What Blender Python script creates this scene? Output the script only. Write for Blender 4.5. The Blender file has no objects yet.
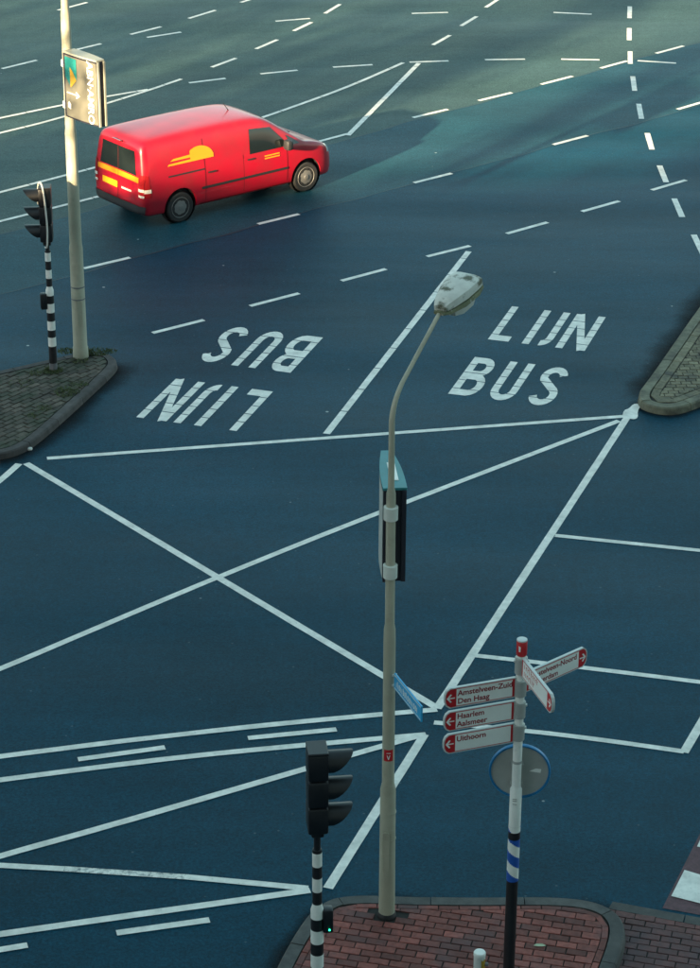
import bpy, bmesh, math, random
from mathutils import Vector, Matrix
from mathutils.bvhtree import BVHTree

random.seed(7)
R = math.radians
scene = bpy.context.scene
C = scene.collection

# ------------------------------------------------------------------ camera
CAM_H = 14.4
PITCH, ROLL = R(25.0), R(-0.35)
cam_data = bpy.data.cameras.new('camera')
cam = bpy.data.objects.new('camera', cam_data)
C.objects.link(cam)
_r = Vector((1, 0, 0))
_f = Vector((0, math.cos(PITCH), -math.sin(PITCH)))
_d = Vector((0, -math.sin(PITCH), -math.cos(PITCH)))
_x = _r * math.cos(ROLL) + _d * math.sin(ROLL)
_y = _r * math.sin(ROLL) - _d * math.cos(ROLL)
_m = Matrix((_x, _y, -_f)).transposed().to_4x4()
_m.translation = (0, 0, CAM_H)
cam.matrix_world = _m
cam_data.sensor_fit = 'HORIZONTAL'
cam_data.sensor_width = 36
cam_data.lens = 36 * 2400 / 700
cam_data.clip_end = 3000
scene.camera = cam

# ------------------------------------------------------------------ light
SUN_EL = 14.0
SUN_TRAVEL = R(34.5)                       # light runs this far clockwise from +Y
world = bpy.data.worlds.new('World')
scene.world = world
world.use_nodes = True
wn, wl = world.node_tree.nodes, world.node_tree.links
wn.clear()
sky = wn.new('ShaderNodeTexSky')
sky.sky_type = 'NISHITA'
sky.sun_disc = False
sky.sun_elevation = R(SUN_EL)
sky.sun_rotation = SUN_TRAVEL + math.pi
sky.air_density = 1.0
sky.dust_density = 1.0
sky.ozone_density = 2.0
bg = wn.new('ShaderNodeBackground')
bg.inputs['Strength'].default_value = 0.075
wo = wn.new('ShaderNodeOutputWorld')
hs = wn.new('ShaderNodeHueSaturation')
hs.inputs['Hue'].default_value = 0.442          # the evening sky leans to teal
hs.inputs['Saturation'].default_value = 0.76
wl.new(sky.outputs[0], hs.inputs['Color'])
wl.new(hs.outputs[0], bg.inputs[0])
wl.new(bg.outputs[0], wo.inputs[0])

sun_data = bpy.data.lights.new('sun', 'SUN')
sun_data.energy = 5.0
sun_data.angle = R(0.7)
sun_data.color = (1.0, 0.78, 0.47)
sun = bpy.data.objects.new('sun', sun_data)
C.objects.link(sun)
_t = Vector((math.sin(SUN_TRAVEL) * math.cos(R(SUN_EL)), math.cos(SUN_TRAVEL) * math.cos(R(SUN_EL)), -math.sin(R(SUN_EL))))
sun.rotation_euler = _t.to_track_quat('-Z', 'Y').to_euler()
sun.location = (-30, -40, 40)

vs = scene.view_settings
vs.view_transform = 'Standard'
vs.look = 'None'
vs.gamma = 1
vs.use_curve_mapping = False
vs.exposure = 2.35
scene.cycles.max_bounces = 6
scene.cycles.use_denoising = True

# ------------------------------------------------------------------ materials
def mat(name, col, rough=0.6, metal=0.0, var=0.0, vscale=6.0, rnd=0.0, bump=0.0, bscale=60.0, spec=0.5,
        dirt=None, dirt_scale=3.0, dirt_lo=0.55, dirt_hi=0.75, coat=0.0, emit=None, emit_s=0.0, dirt_amt=1.0, world_co=False):
    m = bpy.data.materials.new(name)
    m.use_nodes = True
    n, l = m.node_tree.nodes, m.node_tree.links
    b = n['Principled BSDF']
    b.inputs['Roughness'].default_value = rough
    b.inputs['Metallic'].default_value = metal
    b.inputs['Specular IOR Level'].default_value = spec
    b.inputs['Coat Weight'].default_value = coat
    b.inputs['Coat Roughness'].default_value = 0.05
    b.inputs['Base Color'].default_value = (*col, 1)
    if emit:
        b.inputs['Emission Color'].default_value = (*emit, 1)
        b.inputs['Emission Strength'].default_value = emit_s
    if world_co:
        co = n.new('ShaderNodeNewGeometry').outputs['Position']
    else:
        co = n.new('ShaderNodeTexCoord').outputs['Object']
    out = None
    if var or rnd or dirt:
        rgb = n.new('ShaderNodeRGB'); rgb.outputs[0].default_value = (*col, 1)
        out = rgb.outputs[0]
    def scale_by(src, val):
        h = n.new('ShaderNodeHueSaturation')
        l.new(src, h.inputs['Color']); l.new(val, h.inputs['Value'])
        return h.outputs[0]
    def maprange(src, lo, hi, a=0.0, b_=1.0):
        r = n.new('ShaderNodeMapRange')
        r.inputs['From Min'].default_value = a; r.inputs['From Max'].default_value = b_
        r.inputs['To Min'].default_value = lo; r.inputs['To Max'].default_value = hi
        l.new(src, r.inputs['Value'])
        return r.outputs[0]
    def noise(sc, det=4, ro=0.6):
        t = n.new('ShaderNodeTexNoise'); t.inputs['Scale'].default_value = sc
        t.inputs['Detail'].default_value = det; t.inputs['Roughness'].default_value = ro
        l.new(co, t.inputs['Vector'])
        return t.outputs['Fac']
    if var:
        out = scale_by(out, maprange(noise(vscale), 1 - var, 1 + var, 0.3, 0.7))
    if rnd:
        oi = n.new('ShaderNodeObjectInfo')
        out = scale_by(out, maprange(oi.outputs['Random'], 1 - rnd, 1 + rnd))
    if dirt:
        mx = n.new('ShaderNodeMix'); mx.data_type = 'RGBA'
        l.new(out, mx.inputs['A']); mx.inputs['B'].default_value = (*dirt, 1)
        l.new(maprange(noise(dirt_scale, 6, 0.65), 0, dirt_amt, dirt_lo, dirt_hi), mx.inputs['Factor'])
        out = mx.outputs['Result']
    if out is not None:
        l.new(out, b.inputs['Base Color'])
    if bump:
        bp = n.new('ShaderNodeBump'); bp.inputs['Strength'].default_value = bump
        bp.inputs['Distance'].default_value = 0.01
        l.new(noise(bscale, 3), bp.inputs['Height'])
        l.new(bp.outputs[0], b.inputs['Normal'])
    return m

def asphalt_material(name, col):
    m = bpy.data.materials.new(name)
    m.use_nodes = True
    n, l = m.node_tree.nodes, m.node_tree.links
    b = n['Principled BSDF']
    geo = n.new('ShaderNodeNewGeometry')
    pos = geo.outputs['Position']
    def mapping(rot, sc):
        mp = n.new('ShaderNodeMapping')
        mp.inputs['Rotation'].default_value = (0, 0, rot)
        mp.inputs['Scale'].default_value = sc
        l.new(pos, mp.inputs['Vector'])
        return mp.outputs[0]
    def noise(vec, sc, det=5, ro=0.6):
        t = n.new('ShaderNodeTexNoise')
        t.inputs['Scale'].default_value = sc; t.inputs['Detail'].default_value = det; t.inputs['Roughness'].default_value = ro
        l.new(vec, t.inputs['Vector'])
        return t.outputs['Fac']
    def mr(src, a, b_, lo, hi):
        r = n.new('ShaderNodeMapRange')
        for k, v in zip(('From Min', 'From Max', 'To Min', 'To Max'), (a, b_, lo, hi)):
            r.inputs[k].default_value = v
        l.new(src, r.inputs['Value'])
        return r.outputs[0]
    def mul(x, y):
        t = n.new('ShaderNodeMath'); t.operation = 'MULTIPLY'
        l.new(x, t.inputs[0])
        if isinstance(y, float): t.inputs[1].default_value = y
        else: l.new(y, t.inputs[1])
        return t.outputs[0]
    patch = mr(noise(pos, 0.22, 7, 0.65), 0.3, 0.7, 0.76, 1.24)
    lanes = mr(noise(mapping(R(-38), (0.05, 0.8, 1)), 1.0, 4), 0.3, 0.7, 0.86, 1.14)
    grain = mr(noise(pos, 28, 5, 0.8), 0.28, 0.72, 0.45, 1.6)
    grit = mr(noise(pos, 7, 6, 0.75), 0.3, 0.7, 0.78, 1.24)
    val = mul(mul(patch, lanes), mul(grain, grit))
    h = n.new('ShaderNodeHueSaturation')
    h.inputs['Color'].default_value = (*col, 1)
    l.new(val, h.inputs['Value'])
    # scattered pale specks of grit and trodden gum
    vor = n.new('ShaderNodeTexVoronoi'); vor.inputs['Scale'].default_value = 1.15
    vor.inputs['Randomness'].default_value = 1.0
    l.new(pos, vor.inputs['Vector'])
    speck = mr(vor.outputs['Distance'], 0.020, 0.034, 1.0, 0.0)
    pick = mr(vor.outputs['Color'], 0.50, 0.52, 0.0, 1.0)
    mx = n.new('ShaderNodeMix'); mx.data_type = 'RGBA'
    l.new(mul(mul(speck, pick), 0.8), mx.inputs['Factor'])
    l.new(h.outputs[0], mx.inputs['A']); mx.inputs['B'].default_value = (0.42, 0.46, 0.44, 1)
    # smaller dust
    vor2 = n.new('ShaderNodeTexVoronoi'); vor2.inputs['Scale'].default_value = 5.0
    l.new(pos, vor2.inputs['Vector'])
    s2 = mr(vor2.outputs['Distance'], 0.04, 0.09, 1.0, 0.0)
    p2 = mr(vor2.outputs['Color'], 0.60, 0.62, 0.0, 1.0)
    mx2 = n.new('ShaderNodeMix'); mx2.data_type = 'RGBA'
    l.new(mul(mul(s2, p2), 0.25), mx2.inputs['Factor'])
    l.new(mx.outputs['Result'], mx2.inputs['A']); mx2.inputs['B'].default_value = (0.25, 0.28, 0.27, 1)
    l.new(mx2.outputs['Result'], b.inputs['Base Color'])
    l.new(mr(noise(mapping(R(-38), (0.1, 0.6, 1)), 1.0, 5), 0.3, 0.7, 0.46, 0.58), b.inputs['Roughness'])
    b.inputs['Specular IOR Level'].default_value = 0.10
    b.inputs['Specular Tint'].default_value = (0.45, 0.85, 1.0, 1)
    bp = n.new('ShaderNodeBump'); bp.inputs['Strength'].default_value = 0.4; bp.inputs['Distance'].default_value = 0.006
    l.new(noise(pos, 70, 4, 0.7), bp.inputs['Height'])
    l.new(bp.outputs[0], b.inputs['Normal'])
    return m

def paint_material(name, wear_lo, wear_hi):
    m = bpy.data.materials.new(name)
    m.use_nodes = True
    n, l = m.node_tree.nodes, m.node_tree.links
    b = n['Principled BSDF']
    pos = n.new('ShaderNodeNewGeometry').outputs['Position']
    def noise(sc, det=5, ro=0.65):
        t = n.new('ShaderNodeTexNoise')
        t.inputs['Scale'].default_value = sc; t.inputs['Detail'].default_value = det; t.inputs['Roughness'].default_value = ro
        l.new(pos, t.inputs['Vector'])
        return t.outputs['Fac']
    cr = n.new('ShaderNodeValToRGB')
    cr.color_ramp.elements[0].position = 0.3; cr.color_ramp.elements[0].color = (0.60, 0.58, 0.53, 1)
    cr.color_ramp.elements[1].position = 0.68; cr.color_ramp.elements[1].color = (0.92, 0.88, 0.81, 1)
    l.new(noise(5), cr.inputs['Fac'])
    mr = n.new('ShaderNodeMapRange')
    mr.inputs['From Min'].default_value = wear_lo; mr.inputs['From Max'].default_value = wear_hi
    l.new(noise(16, 8, 0.75), mr.inputs['Value'])
    mx = n.new('ShaderNodeMix'); mx.data_type = 'RGBA'
    l.new(mr.outputs[0], mx.inputs['Factor'])
    l.new(cr.outputs[0], mx.inputs['A']); mx.inputs['B'].default_value = (*[c * 1.1 for c in ASPHALT], 1)
    l.new(mx.outputs['Result'], b.inputs['Base Color'])
    b.inputs['Roughness'].default_value = 0.62
    b.inputs['Specular IOR Level'].default_value = 0.3
    bp = n.new('ShaderNodeBump'); bp.inputs['Strength'].default_value = 0.25; bp.inputs['Distance'].default_value = 0.004
    l.new(noise(80, 3), bp.inputs['Height']); l.new(bp.outputs[0], b.inputs['Normal'])
    return m

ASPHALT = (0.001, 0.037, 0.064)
HALF_LIT_ASPHALT = (0.013, 0.056, 0.076)  # halfway step towards the sunlit tone of the far lanes
LIT_TONE_ASPHALT = (0.038, 0.072, 0.070)  # sun and sheen on the far lanes, put into the base colour
M = {}
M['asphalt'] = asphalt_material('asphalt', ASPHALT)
M['lit_tone_asphalt'] = asphalt_material('lit_tone_asphalt', LIT_TONE_ASPHALT)
M['half_lit_asphalt'] = asphalt_material('half_lit_asphalt', HALF_LIT_ASPHALT)
M['bitumen'] = mat('bitumen_joint', (0.012, 0.02, 0.025), 0.5, var=0.3, vscale=5, world_co=True)
M['paint'] = paint_material('white_road_paint', 0.60, 0.80)
M['worn_paint'] = paint_material('worn_road_paint', 0.47, 0.68)
M['red_asphalt'] = mat('red_asphalt', (0.105, 0.045, 0.055), 0.75, var=0.3, vscale=14, bump=0.3, bscale=80, world_co=True)
M['brick'] = mat('red_brick', (0.20, 0.054, 0.042), 0.8, var=0.3, vscale=18, rnd=0.5, bump=0.3, bscale=50, dirt=(0.11, 0.06, 0.062), dirt_lo=0.48, dirt_hi=0.7, dirt_scale=1.7, world_co=True, dirt_amt=0.85)
M['brick_dark'] = mat('dark_brick', (0.13, 0.050, 0.046), 0.8, var=0.25, vscale=18, rnd=0.3, bump=0.3, bscale=50, dirt=(0.062, 0.042, 0.05), dirt_lo=0.4, dirt_hi=0.7, dirt_scale=1.5, world_co=True)
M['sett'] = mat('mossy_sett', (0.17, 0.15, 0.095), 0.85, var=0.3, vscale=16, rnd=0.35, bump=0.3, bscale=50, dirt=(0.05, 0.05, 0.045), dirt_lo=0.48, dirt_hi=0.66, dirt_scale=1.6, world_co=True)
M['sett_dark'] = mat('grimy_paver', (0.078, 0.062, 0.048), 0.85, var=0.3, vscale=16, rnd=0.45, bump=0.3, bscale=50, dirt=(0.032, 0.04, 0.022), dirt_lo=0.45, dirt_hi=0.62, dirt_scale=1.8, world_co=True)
M['joint'] = mat('joint_sand', (0.022, 0.020, 0.018), 0.95, var=0.3, vscale=20, world_co=True)
M['kerb'] = mat('grey_concrete_kerb', (0.075, 0.072, 0.068), 0.8, var=0.25, vscale=8, rnd=0.15, bump=0.3, bscale=60, dirt=(0.035, 0.035, 0.038), dirt_scale=2.5, dirt_lo=0.48, dirt_hi=0.7, world_co=True)
M['kerb_moss'] = mat('mossy_kerb', (0.15, 0.145, 0.10), 0.85, var=0.3, vscale=8, rnd=0.15, bump=0.3, bscale=60, dirt=(0.045, 0.04, 0.035), dirt_scale=2.2, dirt_lo=0.48, dirt_hi=0.7, world_co=True)
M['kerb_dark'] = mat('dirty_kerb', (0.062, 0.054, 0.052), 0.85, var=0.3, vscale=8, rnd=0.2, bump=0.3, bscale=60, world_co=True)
M['pole'] = mat('painted_steel_pole', (0.39, 0.375, 0.285), 0.45, var=0.10, vscale=3, dirt=(0.22, 0.20, 0.14), dirt_scale=2.3, dirt_lo=0.52, dirt_hi=0.8, dirt_amt=0.75)
M['clamp'] = mat('pale_clamp', (0.62, 0.64, 0.58), 0.45, var=0.08)
M['lamp_cap'] = mat('lichened_lamp_cover', (0.60, 0.60, 0.54), 0.6, var=0.12, vscale=9, dirt=(0.10, 0.105, 0.065), dirt_scale=5.5, dirt_lo=0.53, dirt_hi=0.63)
M['lamp_side'] = mat('mossy_lamp_edge', (0.17, 0.18, 0.10), 0.7, var=0.3, vscale=12, dirt=(0.42, 0.43, 0.38), dirt_scale=9, dirt_lo=0.55, dirt_hi=0.62)
M['glass_bowl'] = mat('lamp_bowl', (0.5, 0.5, 0.45), 0.3)
M['black'] = mat('black_plastic', (0.012, 0.012, 0.014), 0.42, var=0.3, vscale=8)
M['black_paint'] = mat('black_pole_paint', (0.012, 0.012, 0.014), 0.5, var=0.3, vscale=8)
M['white'] = mat('white_pole_paint', (0.84, 0.83, 0.77), 0.45, var=0.05, dirt=(0.35, 0.35, 0.30), dirt_scale=6, dirt_lo=0.58, dirt_hi=0.8, dirt_amt=0.6)
M['grey_foot'] = mat('galvanised_foot', (0.16, 0.16, 0.17), 0.6, var=0.2)
M['lens_dark'] = mat('unlit_lens', (0.03, 0.02, 0.02), 0.2)
M['green_lamp'] = mat('green_button_lamp', (0.02, 0.3, 0.15), 0.3, emit=(0.02, 1.0, 0.42), emit_s=1.6)
M['sign_white'] = mat('sign_white', (0.84, 0.84, 0.79), 0.4, var=0.04)
M['sign_red'] = mat('sign_red', (0.52, 0.018, 0.022), 0.4)
M['sign_text'] = mat('sign_text_red', (0.28, 0.014, 0.02), 0.5)
M['sign_red_text'] = mat('sign_bright_red_text', (0.55, 0.10, 0.09), 0.5)
M['sign_grey'] = mat('sign_aluminium', (0.42, 0.42, 0.39), 0.5, metal=0.2, var=0.08)
M['sign_edge'] = mat('sign_edge_aluminium', (0.60, 0.62, 0.60), 0.45, metal=0.1)
M['blue_rim'] = mat('blue_rim', (0.012, 0.17, 0.38), 0.4)
M['blue'] = mat('blue_band', (0.02, 0.10, 0.42), 0.4)
M['name_blue'] = mat('street_name_blue', (0.03, 0.36, 0.66), 0.35)
M['teal'] = mat('sign_box_teal', (0.035, 0.22, 0.24), 0.45, var=0.1)
M['box_dark'] = mat('sign_box_dark', (0.016, 0.016, 0.026), 0.5)
M['box_face'] = mat('sign_box_face', (0.135, 0.13, 0.105), 0.45, var=0.06)
M['box_face_pale'] = mat('sign_box_pale_face', (0.50, 0.51, 0.47), 0.45, var=0.1)
M['box_pale'] = mat('sign_box_pale_rim', (0.30, 0.30, 0.25), 0.45)
M['shield_green'] = mat('shield_green', (0.015, 0.20, 0.19), 0.45)
M['shield_yellow'] = mat('shield_yellow', (0.42, 0.26, 0.03), 0.45)
M['letter_white'] = mat('letter_white', (0.80, 0.79, 0.74), 0.45)
M['rubber'] = mat('tyre_rubber', (0.016, 0.016, 0.017), 0.8)
M['rim'] = mat('wheel_silver', (0.15, 0.145, 0.14), 0.45)
M['van_red'] = mat('van_red_paint', (0.38, 0.003, 0.017), 0.38, coat=0.45, spec=0.4, dirt=(0.20, 0.020, 0.022), dirt_scale=1.6, dirt_lo=0.45, dirt_hi=0.75, dirt_amt=0.55)
M['van_glass'] = mat('van_glass', (0.010, 0.014, 0.014), 0.06, spec=0.8)
M['van_trim'] = mat('van_black_trim', (0.02, 0.02, 0.022), 0.5)
M['seam'] = mat('van_door_gap', (0.12, 0.002, 0.005), 0.6)
M['van_yellow'] = mat('van_yellow', (0.78, 0.27, 0.008), 0.4)
M['van_lamp_red'] = mat('tail_lamp_red', (0.35, 0.01, 0.012), 0.15, coat=0.6)
M['van_lamp_white'] = mat('tail_lamp_clear', (0.75, 0.68, 0.60), 0.12, coat=0.6)
M['head_lamp'] = mat('headlamp_glass', (0.45, 0.46, 0.46), 0.08, coat=1.0)
M['plate'] = mat('number_plate', (0.80, 0.42, 0.01), 0.4)
def stain_material():
    m = bpy.data.materials.new('gutter_grime'); m.use_nodes = True
    n, l = m.node_tree.nodes, m.node_tree.links
    b = n['Principled BSDF']
    b.inputs['Base Color'].default_value = (0.018, 0.014, 0.013, 1); b.inputs['Roughness'].default_value = 0.85
    b.inputs['Specular IOR Level'].default_value = 0.1
    at = n.new('ShaderNodeAttribute'); at.attribute_name = 'cover'
    pos = n.new('ShaderNodeNewGeometry').outputs['Position']
    t = n.new('ShaderNodeTexNoise'); t.inputs['Scale'].default_value = 3.0; t.inputs['Detail'].default_value = 7; t.inputs['Roughness'].default_value = 0.7
    l.new(pos, t.inputs['Vector'])
    a = n.new('ShaderNodeMath'); a.operation = 'MULTIPLY_ADD'; l.new(t.outputs['Fac'], a.inputs[0]); a.inputs[1].default_value = 0.45; l.new(at.outputs['Fac'], a.inputs[2])
    r_ = n.new('ShaderNodeMapRange'); r_.inputs['From Min'].default_value = 0.24; r_.inputs['From Max'].default_value = 1.0
    r_.inputs['To Max'].default_value = 0.85
    l.new(a.outputs[0], r_.inputs['Value']); l.new(r_.outputs[0], b.inputs['Alpha'])
    return m
M['grime'] = stain_material()
M['leaf'] = mat('fallen_leaf', (0.42, 0.47, 0.30), 0.6)
M['pebble'] = mat('pale_pebble', (0.6, 0.6, 0.56), 0.7)
M['grass'] = mat('weed_green', (0.055, 0.075, 0.018), 0.7, var=0.35, vscale=10, world_co=True)
M['cable'] = mat('grey_cable', (0.62, 0.60, 0.54), 0.5)
M['bark'] = mat('bark', (0.10, 0.075, 0.055), 0.9, var=0.3, vscale=5, bump=0.5, bscale=12)
M['foliage'] = mat('autumn_foliage', (0.10, 0.085, 0.03), 0.7, var=0.4, vscale=1.5)
M['facade'] = mat('facade_concrete', (0.52, 0.50, 0.45), 0.85, var=0.15, vscale=0.7)  # kept pale to bounce light onto the street furniture
M['window_glass'] = mat('window_glass', (0.02, 0.025, 0.03), 0.05)

# ------------------------------------------------------------------ mesh helpers
class MB:
    """collects faces; build() links them as one mesh object"""
    def __init__(self): self.v, self.f, self.mi = [], [], []
    def add(self, vs_, fs, mi=0):
        o = len(self.v)
        self.v += [tuple(p) for p in vs_]
        self.f += [tuple(i + o for i in q) for q in fs]
        self.mi += [mi] * len(fs)
        return self
    def box(self, c, s, rot=None, bev=0.0):
        x, y, z = [k / 2 for k in s]
        b = min(bev, x, y, z) if bev else 0
        if not b:
            vs_ = [(sx * x, sy * y, sz * z) for sz in (-1, 1) for sy in (-1, 1) for sx in (-1, 1)]
            fs = [(0, 2, 3, 1), (4, 5, 7, 6), (0, 1, 5, 4), (2, 6, 7, 3), (0, 4, 6, 2), (1, 3, 7, 5)]
        else:
            bm = bmesh.new()
            bmesh.ops.create_cube(bm, size=1)
            for v in bm.verts: v.co = Vector((v.co.x * 2 * x, v.co.y * 2 * y, v.co.z * 2 * z))
            bmesh.ops.bevel(bm, geom=bm.edges[:], offset=b, segments=2, profile=0.5, affect='EDGES')
            bm.verts.ensure_lookup_table()
            vs_ = [tuple(v.co) for v in bm.verts]; fs = [[v.index for v in f.verts] for f in bm.faces]
            bm.free()
        m = rot or Matrix.Identity(3)
        return self.add([m @ Vector(p) + Vector(c) for p in vs_], fs)
    def tube(self, path, radii, seg=16, caps=True):
        path = [Vector(p) for p in path]
        n = len(path)
        if not hasattr(radii, '__len__'): radii = [radii] * n
        vs_, fs = [], []
        u = None
        for i, p in enumerate(path):
            t = (path[min(i + 1, n - 1)] - path[max(i - 1, 0)]).normalized()
            if u is None:
                u = t.orthogonal().normalized()
            u = (u - t * u.dot(t)).normalized()
            w = t.cross(u)
            for k in range(seg):
                a = 2 * math.pi * k / seg
                vs_.append(p + (u * math.cos(a) + w * math.sin(a)) * radii[i])
        for i in range(n - 1):
            for k in range(seg):
                a, b = i * seg + k, i * seg + (k + 1) % seg
                fs.append((a, b, b + seg, a + seg))
        if caps:
            fs.append(tuple(reversed(range(seg)))); fs.append(tuple(range((n - 1) * seg, n * seg)))
        return self.add(vs_, fs)
    def lathe(self, prof, seg=24, axis='z', c=(0, 0, 0)):
        vs_, fs = [], []
        n = len(prof)
        for r_, h in prof:
            for k in range(seg):
                a = 2 * math.pi * k / seg
                p = (r_ * math.cos(a), r_ * math.sin(a), h)
                if axis == 'y': p = (p[0], p[2], p[1])
                if axis == 'x': p = (p[2], p[0], p[1])
                vs_.append(tuple(p[i] + c[i] for i in range(3)))
        for i in range(n - 1):
            for k in range(seg):
                a, b = i * seg + k, i * seg + (k + 1) % seg
                q = (a, b, b + seg, a + seg)
                fs.append(q if axis != 'y' else tuple(reversed(q)))
        fs.append(tuple(reversed(range(seg)))); fs.append(tuple(range((n - 1) * seg, n * seg)))
        return self.add(vs_, fs)
    def prism(self, poly, z0, z1, m=None):
        n = len(poly)
        a = sum(poly[i][0] * poly[(i + 1) % n][1] - poly[(i + 1) % n][0] * poly[i][1] for i in range(n))
        if a < 0: poly = list(reversed(poly))
        vs_ = [Vector((x, y, z0)) for x, y in poly] + [Vector((x, y, z1)) for x, y in poly]
        fs = [tuple(reversed(range(n))), tuple(range(n, 2 * n))]
        fs += [(i, (i + 1) % n, (i + 1) % n + n, i + n) for i in range(n)]
        if m: vs_ = [m @ p for p in vs_]
        return self.add(vs_, fs)
    def sheet(self, poly, z):
        n = len(poly)
        a = sum(poly[i][0] * poly[(i + 1) % n][1] - poly[(i + 1) % n][0] * poly[i][1] for i in range(n))
        if a < 0: poly = list(reversed(poly))
        return self.add([(x, y, z) for x, y in poly], [tuple(range(n))])
    def mesh(self, name, mats, smooth=None):
        me = bpy.data.meshes.new(name)
        me.from_pydata(self.v, [], self.f)
        for m in (mats if isinstance(mats, (list, tuple)) else [mats]): me.materials.append(M[m] if isinstance(m, str) else m)
        if any(self.mi): me.polygons.foreach_set('material_index', self.mi)
        if smooth is not None:
            me.shade_smooth(); me.set_sharp_from_angle(angle=R(smooth))
        me.update()
        return me
    def build(self, name, mats, parent=None, smooth=None, loc=None):
        o = bpy.data.objects.new(name, self.mesh(name, mats, smooth))
        C.objects.link(o)
        if parent: o.parent = parent
        if loc: o.location = loc
        return o

def tag(o, label=None, cat=None, group=None, kind=None):
    if label: o['label'] = label
    if cat: o['category'] = cat
    if group: o['group'] = group
    if kind: o['kind'] = kind
    return o

def empty(name, loc, rz=0.0):
    o = bpy.data.objects.new(name, None)
    C.objects.link(o)
    o.empty_display_size = 0.2
    o.location = loc
    o.rotation_euler = (0, 0, rz)
    return o

def text_mesh(body, size, name, material, parent, m, align='LEFT', depth=0.0005, bold=0.012):
    cu = bpy.data.curves.new(name, 'FONT')
    cu.body = body; cu.size = size; cu.align_x = align; cu.align_y = 'CENTER'
    cu.extrude = depth; cu.resolution_u = 3; cu.offset = size * bold
    t = bpy.data.objects.new(name, cu)
    C.objects.link(t)
    dg = bpy.context.evaluated_depsgraph_get()
    me = bpy.data.meshes.new_from_object(t.evaluated_get(dg))
    bpy.data.objects.remove(t)
    me.transform(m)
    me.materials.clear(); me.materials.append(M[material])
    me.name = name
    o = bpy.data.objects.new(name, me)
    C.objects.link(o); o.parent = parent
    return o

def clip_convex(subject, window):
    """Sutherland-Hodgman: the part of subject inside the convex, counter-clockwise window"""
    out = subject
    n = len(window)
    for i in range(n):
        a, b = window[i], window[(i + 1) % n]
        src, out = out, []
        if not src: break
        side = lambda p: (b[0] - a[0]) * (p[1] - a[1]) - (b[1] - a[1]) * (p[0] - a[0])
        for k in range(len(src)):
            p, q = src[k - 1], src[k]
            sp, sq = side(p), side(q)
            if (sp >= 0) != (sq >= 0):
                t = sp / (sp - sq)
                out.append((p[0] + (q[0] - p[0]) * t, p[1] + (q[1] - p[1]) * t))
            if sq >= 0: out.append(q)
    return out

def area(poly):
    return 0.5 * sum(poly[i][0] * poly[(i + 1) % len(poly)][1] - poly[(i + 1) % len(poly)][0] * poly[i][1] for i in range(len(poly)))

def chaikin(pts, k=2):
    for _ in range(k):
        out = [pts[0]]
        for a, b in zip(pts[:-1], pts[1:]):
            out.append((a[0] * .75 + b[0] * .25, a[1] * .75 + b[1] * .25))
            out.append((a[0] * .25 + b[0] * .75, a[1] * .25 + b[1] * .75))
        out.append(pts[-1]); pts = out
    return pts

def resample(pts, step):
    d = [0.0]
    for a, b in zip(pts[:-1], pts[1:]): d.append(d[-1] + math.hypot(b[0] - a[0], b[1] - a[1]))
    n = max(1, round(d[-1] / step)); out = []; k = 0
    for i in range(n + 1):
        s = d[-1] * i / n
        while k < len(d) - 2 and d[k + 1] < s: k += 1
        t = 0 if d[k + 1] == d[k] else (s - d[k]) / (d[k + 1] - d[k])
        out.append((pts[k][0] + (pts[k + 1][0] - pts[k][0]) * t, pts[k][1] + (pts[k + 1][1] - pts[k][1]) * t))
    return out

def normals(pts):
    out = []
    for i in range(len(pts)):
        a, b = pts[max(i - 1, 0)], pts[min(i + 1, len(pts) - 1)]
        x, y = b[0] - a[0], b[1] - a[1]
        k = math.hypot(x, y) or 1
        out.append((-y / k, x / k))
    return out

def offset(pts, d):
    return [(p[0] + q[0] * d, p[1] + q[1] * d) for p, q in zip(pts, normals(pts))]

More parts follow.
